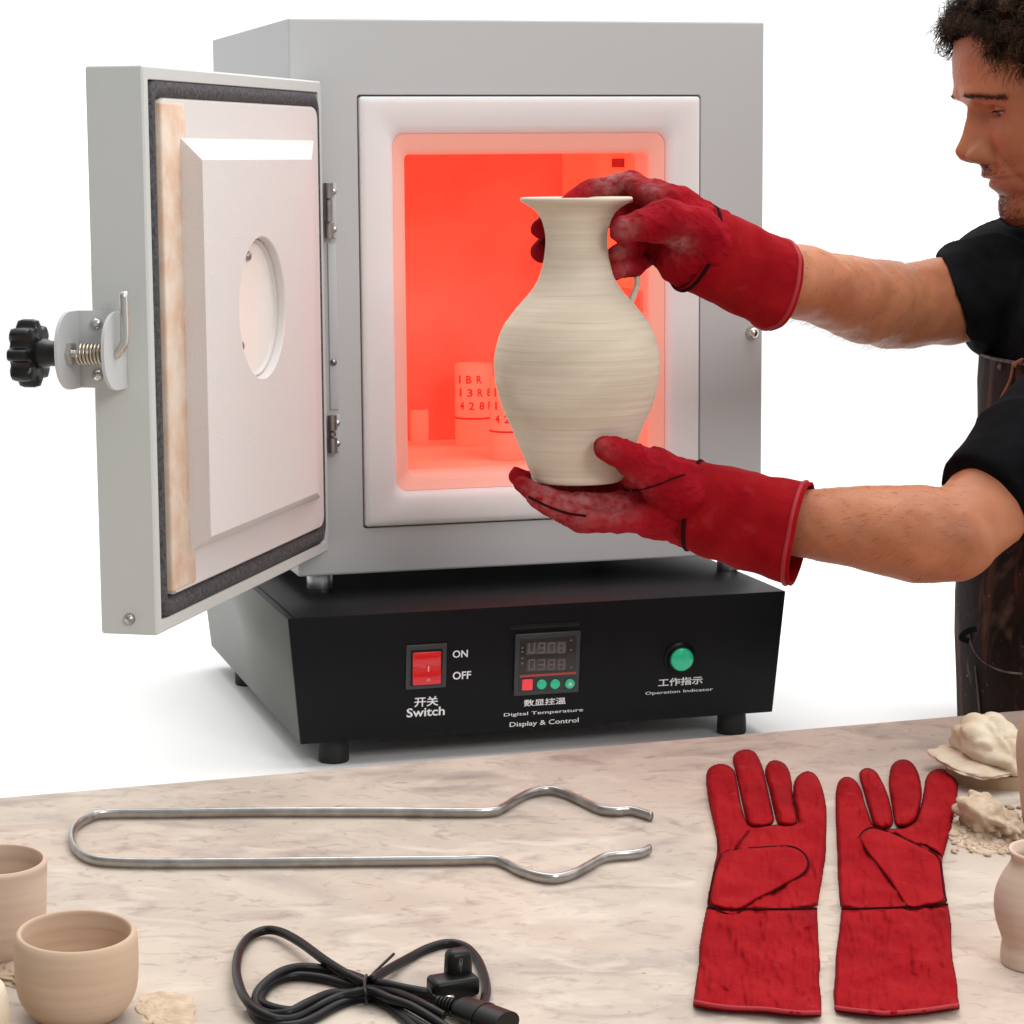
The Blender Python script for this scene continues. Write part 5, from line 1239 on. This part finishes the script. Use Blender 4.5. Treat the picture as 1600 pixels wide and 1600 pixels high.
# ------------------------------------------------------------------ gloves worn on the hands
def glove_mesh(parts, voxel=.0017, sm=5, seed=0.0, amp=.0022, dust_at=(), seams=()):
    amp = amp * 1.35
    v, f, n_ = fuse(join(*parts), voxel, sm); out = v.copy(); dust = np.zeros(len(v)); dark = np.zeros(len(v))
    for i in range(len(v)):
        p = Vector(v[i]); a = noise.fractal(p * 26 + Vector((seed, 0, 0)), 1, 2, 3); cr_ = (1 - abs(noise.noise(p * 55 + Vector((0, seed, 0)))) * 2.2)
        out[i] += n_[i] * (a * amp + max(0, cr_) ** 3 * amp * .35)
        w_ = max([math.exp(-(np.linalg.norm(v[i] - c_) / r_) ** 2) for c_, r_ in dust_at] + [0])
        dust[i] = max(0, min(.85, w_ * (.62 + .7 * noise.fractal(p * 190, 1, 2, 4))))
    return out, f, dust
def cuff(c0, c1, h0, h1, d0, d1, name, par, flare=()):
    """open gauntlet from the wrist c0 to the mouth c1; h: half-height vectors, d: half-depth vectors"""
    secs = []; N_ = 64; V = []; Fc = []
    prof = [(t, 0) for t in np.linspace(0, 1, 22)] + [(1.004, -.0012), (1.0, -.0026)] + [(t, -.0030) for t in np.linspace(.985, .35, 12)]
    L_ = np.linalg.norm(c1 - c0)
    for t, ins in prof:
        c_ = mix(c0, c1, t); h_ = mix(h0, h1, t); d_ = mix(d0, d1, t); kh = 1 + ins / np.linalg.norm(h_); kd = 1 + ins / np.linalg.norm(d_)
        for k in range(N_):
            a = 2 * math.pi * k / N_; ca, sa = math.cos(a), math.sin(a)
            ca_ = math.copysign(abs(ca) ** .85, ca); sa_ = math.copysign(abs(sa) ** .85, sa)
            p = c_ + h_ * ca_ * kh + d_ * sa_ * kd
            w_ = .0030 * noise.fractal(Vector((p[0] * 20, p[1] * 20, p[2] * 20 + 7)), 1, 2, 2) + .0016 * noise.noise(Vector((p[0] * 60, p[1] * 60, p[2] * 60)))
            V.append(p + nrm(h_ * ca_ + d_ * sa_) * w_)
    m_ = len(prof)
    for i in range(m_ - 1):
        for k in range(N_): Fc.append((i * N_ + k, i * N_ + (k + 1) % N_, (i + 1) * N_ + (k + 1) % N_, (i + 1) * N_ + k))
    o = put(name, V, Fc, M_glove, par); vcol(o, 'seam', np.array([1.0 if i // N_ > 25 else (.35 if prof[i // N_][0] < .02 else 0) for i in range(len(V))]))
    V = np.array(V)
    for idx, rad, m, nm in ((1, .0019, M_seam, 'wrist_piping'), (20, .0019, M_hem, 'cuff_binding')):
        ring = [V[idx * N_ + k] for k in range(N_)]; put(nm, *tube(ring + ring[:1], rad, 8, False), m, o)
    return o
def wrist_piece(c0, h, d, ax):
    return loft([(c0 - ax * .022, h * .80, d * .78), (c0 - ax * .010, h * .97, d * .95), (c0 + ax * .003, h * .985, d * .97), (c0 + ax * .02, h * .9, d * .9)], 40)
# right hand, upper in the picture: fingers round the back of the neck of the vase, thumb in front
gR = put('worn_glove', [(0, 0, 0)], [], None, person) if False else None
YN = VY
f1 = chain([A(1040, 312, 2.175), A(985, 288, 2.185), A(925, 296, 2.19), A(868, 335, 2.178), A(846, 356, 2.160)], [R(26, 2.18), R(20, 2.18), R(19, 2.19), R(17, 2.18), R(15, 2.16)], 22)
f2 = chain([A(1045, 340, 2.180), A(985, 330, 2.20), A(920, 340, 2.20), A(865, 376, 2.185), A(848, 394, 2.165)], [R(26, 2.18), R(20, 2.2), R(19, 2.2), R(17, 2.18), R(16, 2.165)], 22)
f3 = chain([A(1050, 345, 2.175), A(1008, 368, 2.18), A(985, 390, 2.155), A(962, 398, 2.142)], [R(30, 2.16), R(20, 2.16), R(17, 2.15), R(15, 2.14)], 22)
f4 = chain([A(1050, 360, 2.185), A(1006, 402, 2.185), A(986, 417, 2.155), A(964, 424, 2.142)], [R(28, 2.16), R(18, 2.16), R(16, 2.15), R(14, 2.14)], 22)
thb = chain([A(1090, 365, 2.145), A(1040, 344, 2.125), A(1000, 350, 2.112), A(976, 357, 2.108)], [R(40, 2.14), R(33, 2.12), R(26, 2.11), R(21, 2.11)], 26)
palm = join(chain([A(1100, 372, 2.165), A(1055, 330, 2.165), A(1020, 305, 2.17), A(985, 290, 2.178)], [R(52, 2.165), R(43, 2.165), R(28, 2.17), R(19, 2.18)], 28),
            chain([A(1092, 385, 2.155), A(1070, 400, 2.155), A(1064, 410, 2.160)], [R(52, 2.15), R(38, 2.15), R(28, 2.15)], 26), chain([A(1105, 382, 2.165), A(1150, 400, 2.18)], [R(48, 2.16), R(44, 2.18)], 26))
hv0 = (A(1106, 320, 2.17) - A(1057, 446, 2.17)) / 2; cR0, cR1 = A(1081, 383, 2.165), A(1214, 445, 2.20); axc = nrm(cR1 - cR0)
wristR = wrist_piece(cR0, hv0, nrm(np.cross(axc, hv0)) * .034, axc)
gv, gf, gd = glove_mesh([f1, f2, f3, f4, thb, palm, wristR], .0016, 4, 2.0, .0024, dust_at=((A(975, 356, 2.09), .012), (A(960, 280, 2.18), .018), (A(1010, 285, 2.15), .014), (A(985, 420, 2.13), .011), (A(975, 392, 2.13), .010), (A(1060, 390, 2.12), .012)))
gR = put('worn_glove', gv, gf, M_dusty, person); gR['label'] = 'red suede glove gripping the neck of the vase'; vcol(gR, 'dust', gd)
hv0 = (A(1106, 320, 2.17) - A(1057, 446, 2.17)) / 2; hv1 = (A(1240, 376, 2.20) - A(1200, 514, 2.20)) / 2
cR0, cR1 = A(1081, 383, 2.165), A(1214, 445, 2.20)
axc = nrm(cR1 - cR0)
cuff(cR0, cR1, hv0, hv1, nrm(np.cross(axc, hv0)) * .034, nrm(np.cross(axc, hv1)) * .042, 'glove_cuff', gR)
# left hand, lower in the picture: flat under the foot of the vase, thumb up its side
g1 = chain([A(1040, 770, 2.165), A(960, 774, 2.150), A(880, 772, 2.140), A(830, 758, 2.142), A(808, 744, 2.145)], [R(34, 2.16), R(24, 2.15), R(21, 2.14), R(17, 2.14), R(12, 2.14)], 24)
g2 = chain([A(1040, 785, 2.150), A(960, 792, 2.125), A(890, 790, 2.115), A(840, 772, 2.115), A(815, 756, 2.12)], [R(34, 2.15), R(25, 2.12), R(22, 2.11), R(17, 2.11), R(13, 2.12)], 24)
g3 = chain([A(1040, 800, 2.135), A(970, 814, 2.115), A(905, 810, 2.105), A(858, 792, 2.105), A(832, 776, 2.11)], [R(34, 2.13), R(23, 2.11), R(19, 2.1), R(15, 2.1), R(11, 2.11)], 24)
g4 = chain([A(1040, 770, 2.185), A(950, 760, 2.185), A(880, 758, 2.18), A(825, 748, 2.175), A(806, 738, 2.17)], [R(30, 2.18), R(18, 2.18), R(16, 2.18), R(14, 2.17), R(11, 2.17)], 24)
gt = chain([A(1060, 770, 2.13), A(1015, 735, 2.105), A(975, 712, 2.085), A(945, 699, 2.078)], [R(48, 2.12), R(35, 2.1), R(25, 2.08), R(19.5, 2.08)], 26)
web = chain([A(1075, 760, 2.14), A(1030, 735, 2.115)], [R(40, 2.14), R(36, 2.12)], 24)
pm = join(chain([A(1078, 788, 2.155), A(1030, 795, 2.145), A(985, 795, 2.138)], [R(58, 2.15), R(52, 2.14), R(38, 2.14)], 28), chain([A(1078, 788, 2.17), A(1120, 800, 2.17)], [R(50, 2.16), R(46, 2.17)], 28))
hv0 = (A(1087, 720, 2.15) - A(1066, 856, 2.15)) / 2; cL0, cL1 = A(1077, 788, 2.155), A(1252, 836, 2.128); axc = nrm(cL1 - cL0)
wristL = wrist_piece(cL0, hv0, nrm(np.cross(axc, hv0)) * .036, axc)
gv, gf, gd = glove_mesh([g1, g2, g3, g4, gt, web, pm, wristL], .0016, 3, 6.0, .0022, dust_at=((A(932, 690, 2.06), .010), (A(900, 765, 2.10), .026), (A(850, 760, 2.10), .018), (A(960, 775, 2.10), .020), (A(950, 712, 2.06), .008)))
# press the glove where the foot of the vase rests on it
fc = np.array(b); 
for i in range(len(gv)):
    r_ = math.hypot(gv[i][0] - fc[0], gv[i][1] - fc[1])
    if r_ < .046 and fc[2] - .03 < gv[i][2] and gv[i][2] > fc[2] - .0005 - max(0, (r_ - .038)) * -1.2 and gv[i][2] < fc[2] + .03 and gv[i][0] < fc[0] + .045:
        lim = fc[2] - .0006 + max(0, r_ - .036) * 1.4
        if gv[i][2] > lim: gv[i][2] = lim
gL = put('worn_glove', gv, gf, M_dusty, person); gL['label'] = 'red suede glove flat under the foot of the vase'; vcol(gL, 'dust', gd)
hv0 = (A(1087, 720, 2.15) - A(1066, 856, 2.15)) / 2; hv1 = (A(1266, 758, 2.15) - A(1238, 914, 2.15)) / 2
cL0, cL1 = A(1077, 788, 2.155), A(1252, 836, 2.128)
axc = nrm(cL1 - cL0)
cuff(cL0, cL1, hv0, hv1, nrm(np.cross(axc, hv0)) * .036, nrm(np.cross(axc, hv1)) * .043, 'glove_cuff', gL)
def surf_line(pts, Yh, r=.0008, nm='seam', m=None, par=None):
    """piping and the painted finger slit laid on the glove skin: each point dropped on the nearest skin vertex along the view"""
    out = []
    C_ = cam_pos
    vv_ = gv - C_; dist = np.linalg.norm(vv_, axis=1); un = vv_ / dist[:, None]
    for (x, y) in pts:
        d_ = nrm(px_ray(x, y)); c_ = un @ d_; near = np.where(c_ > math.cos(2.6 / FPX))[0]
        if len(near) == 0: near = np.argsort(-c_)[:4]
        k = near[np.argmin(dist[near])]; out.append(C_ + d_ * (dist[k] - .0004))
    put(nm, *tube(catmull(out, 5), r, 6), m or M_seam, par or gL)
surf_line([(972, 758), (978, 765), (990, 766), (1010, 763), (1030, 757), (1050, 748), (1070, 741)], None)
surf_line([(826, 776), (845, 786), (868, 796), (892, 803), (916, 806)], None, .0010)  # dark line standing in for the shaded slit between two fingers
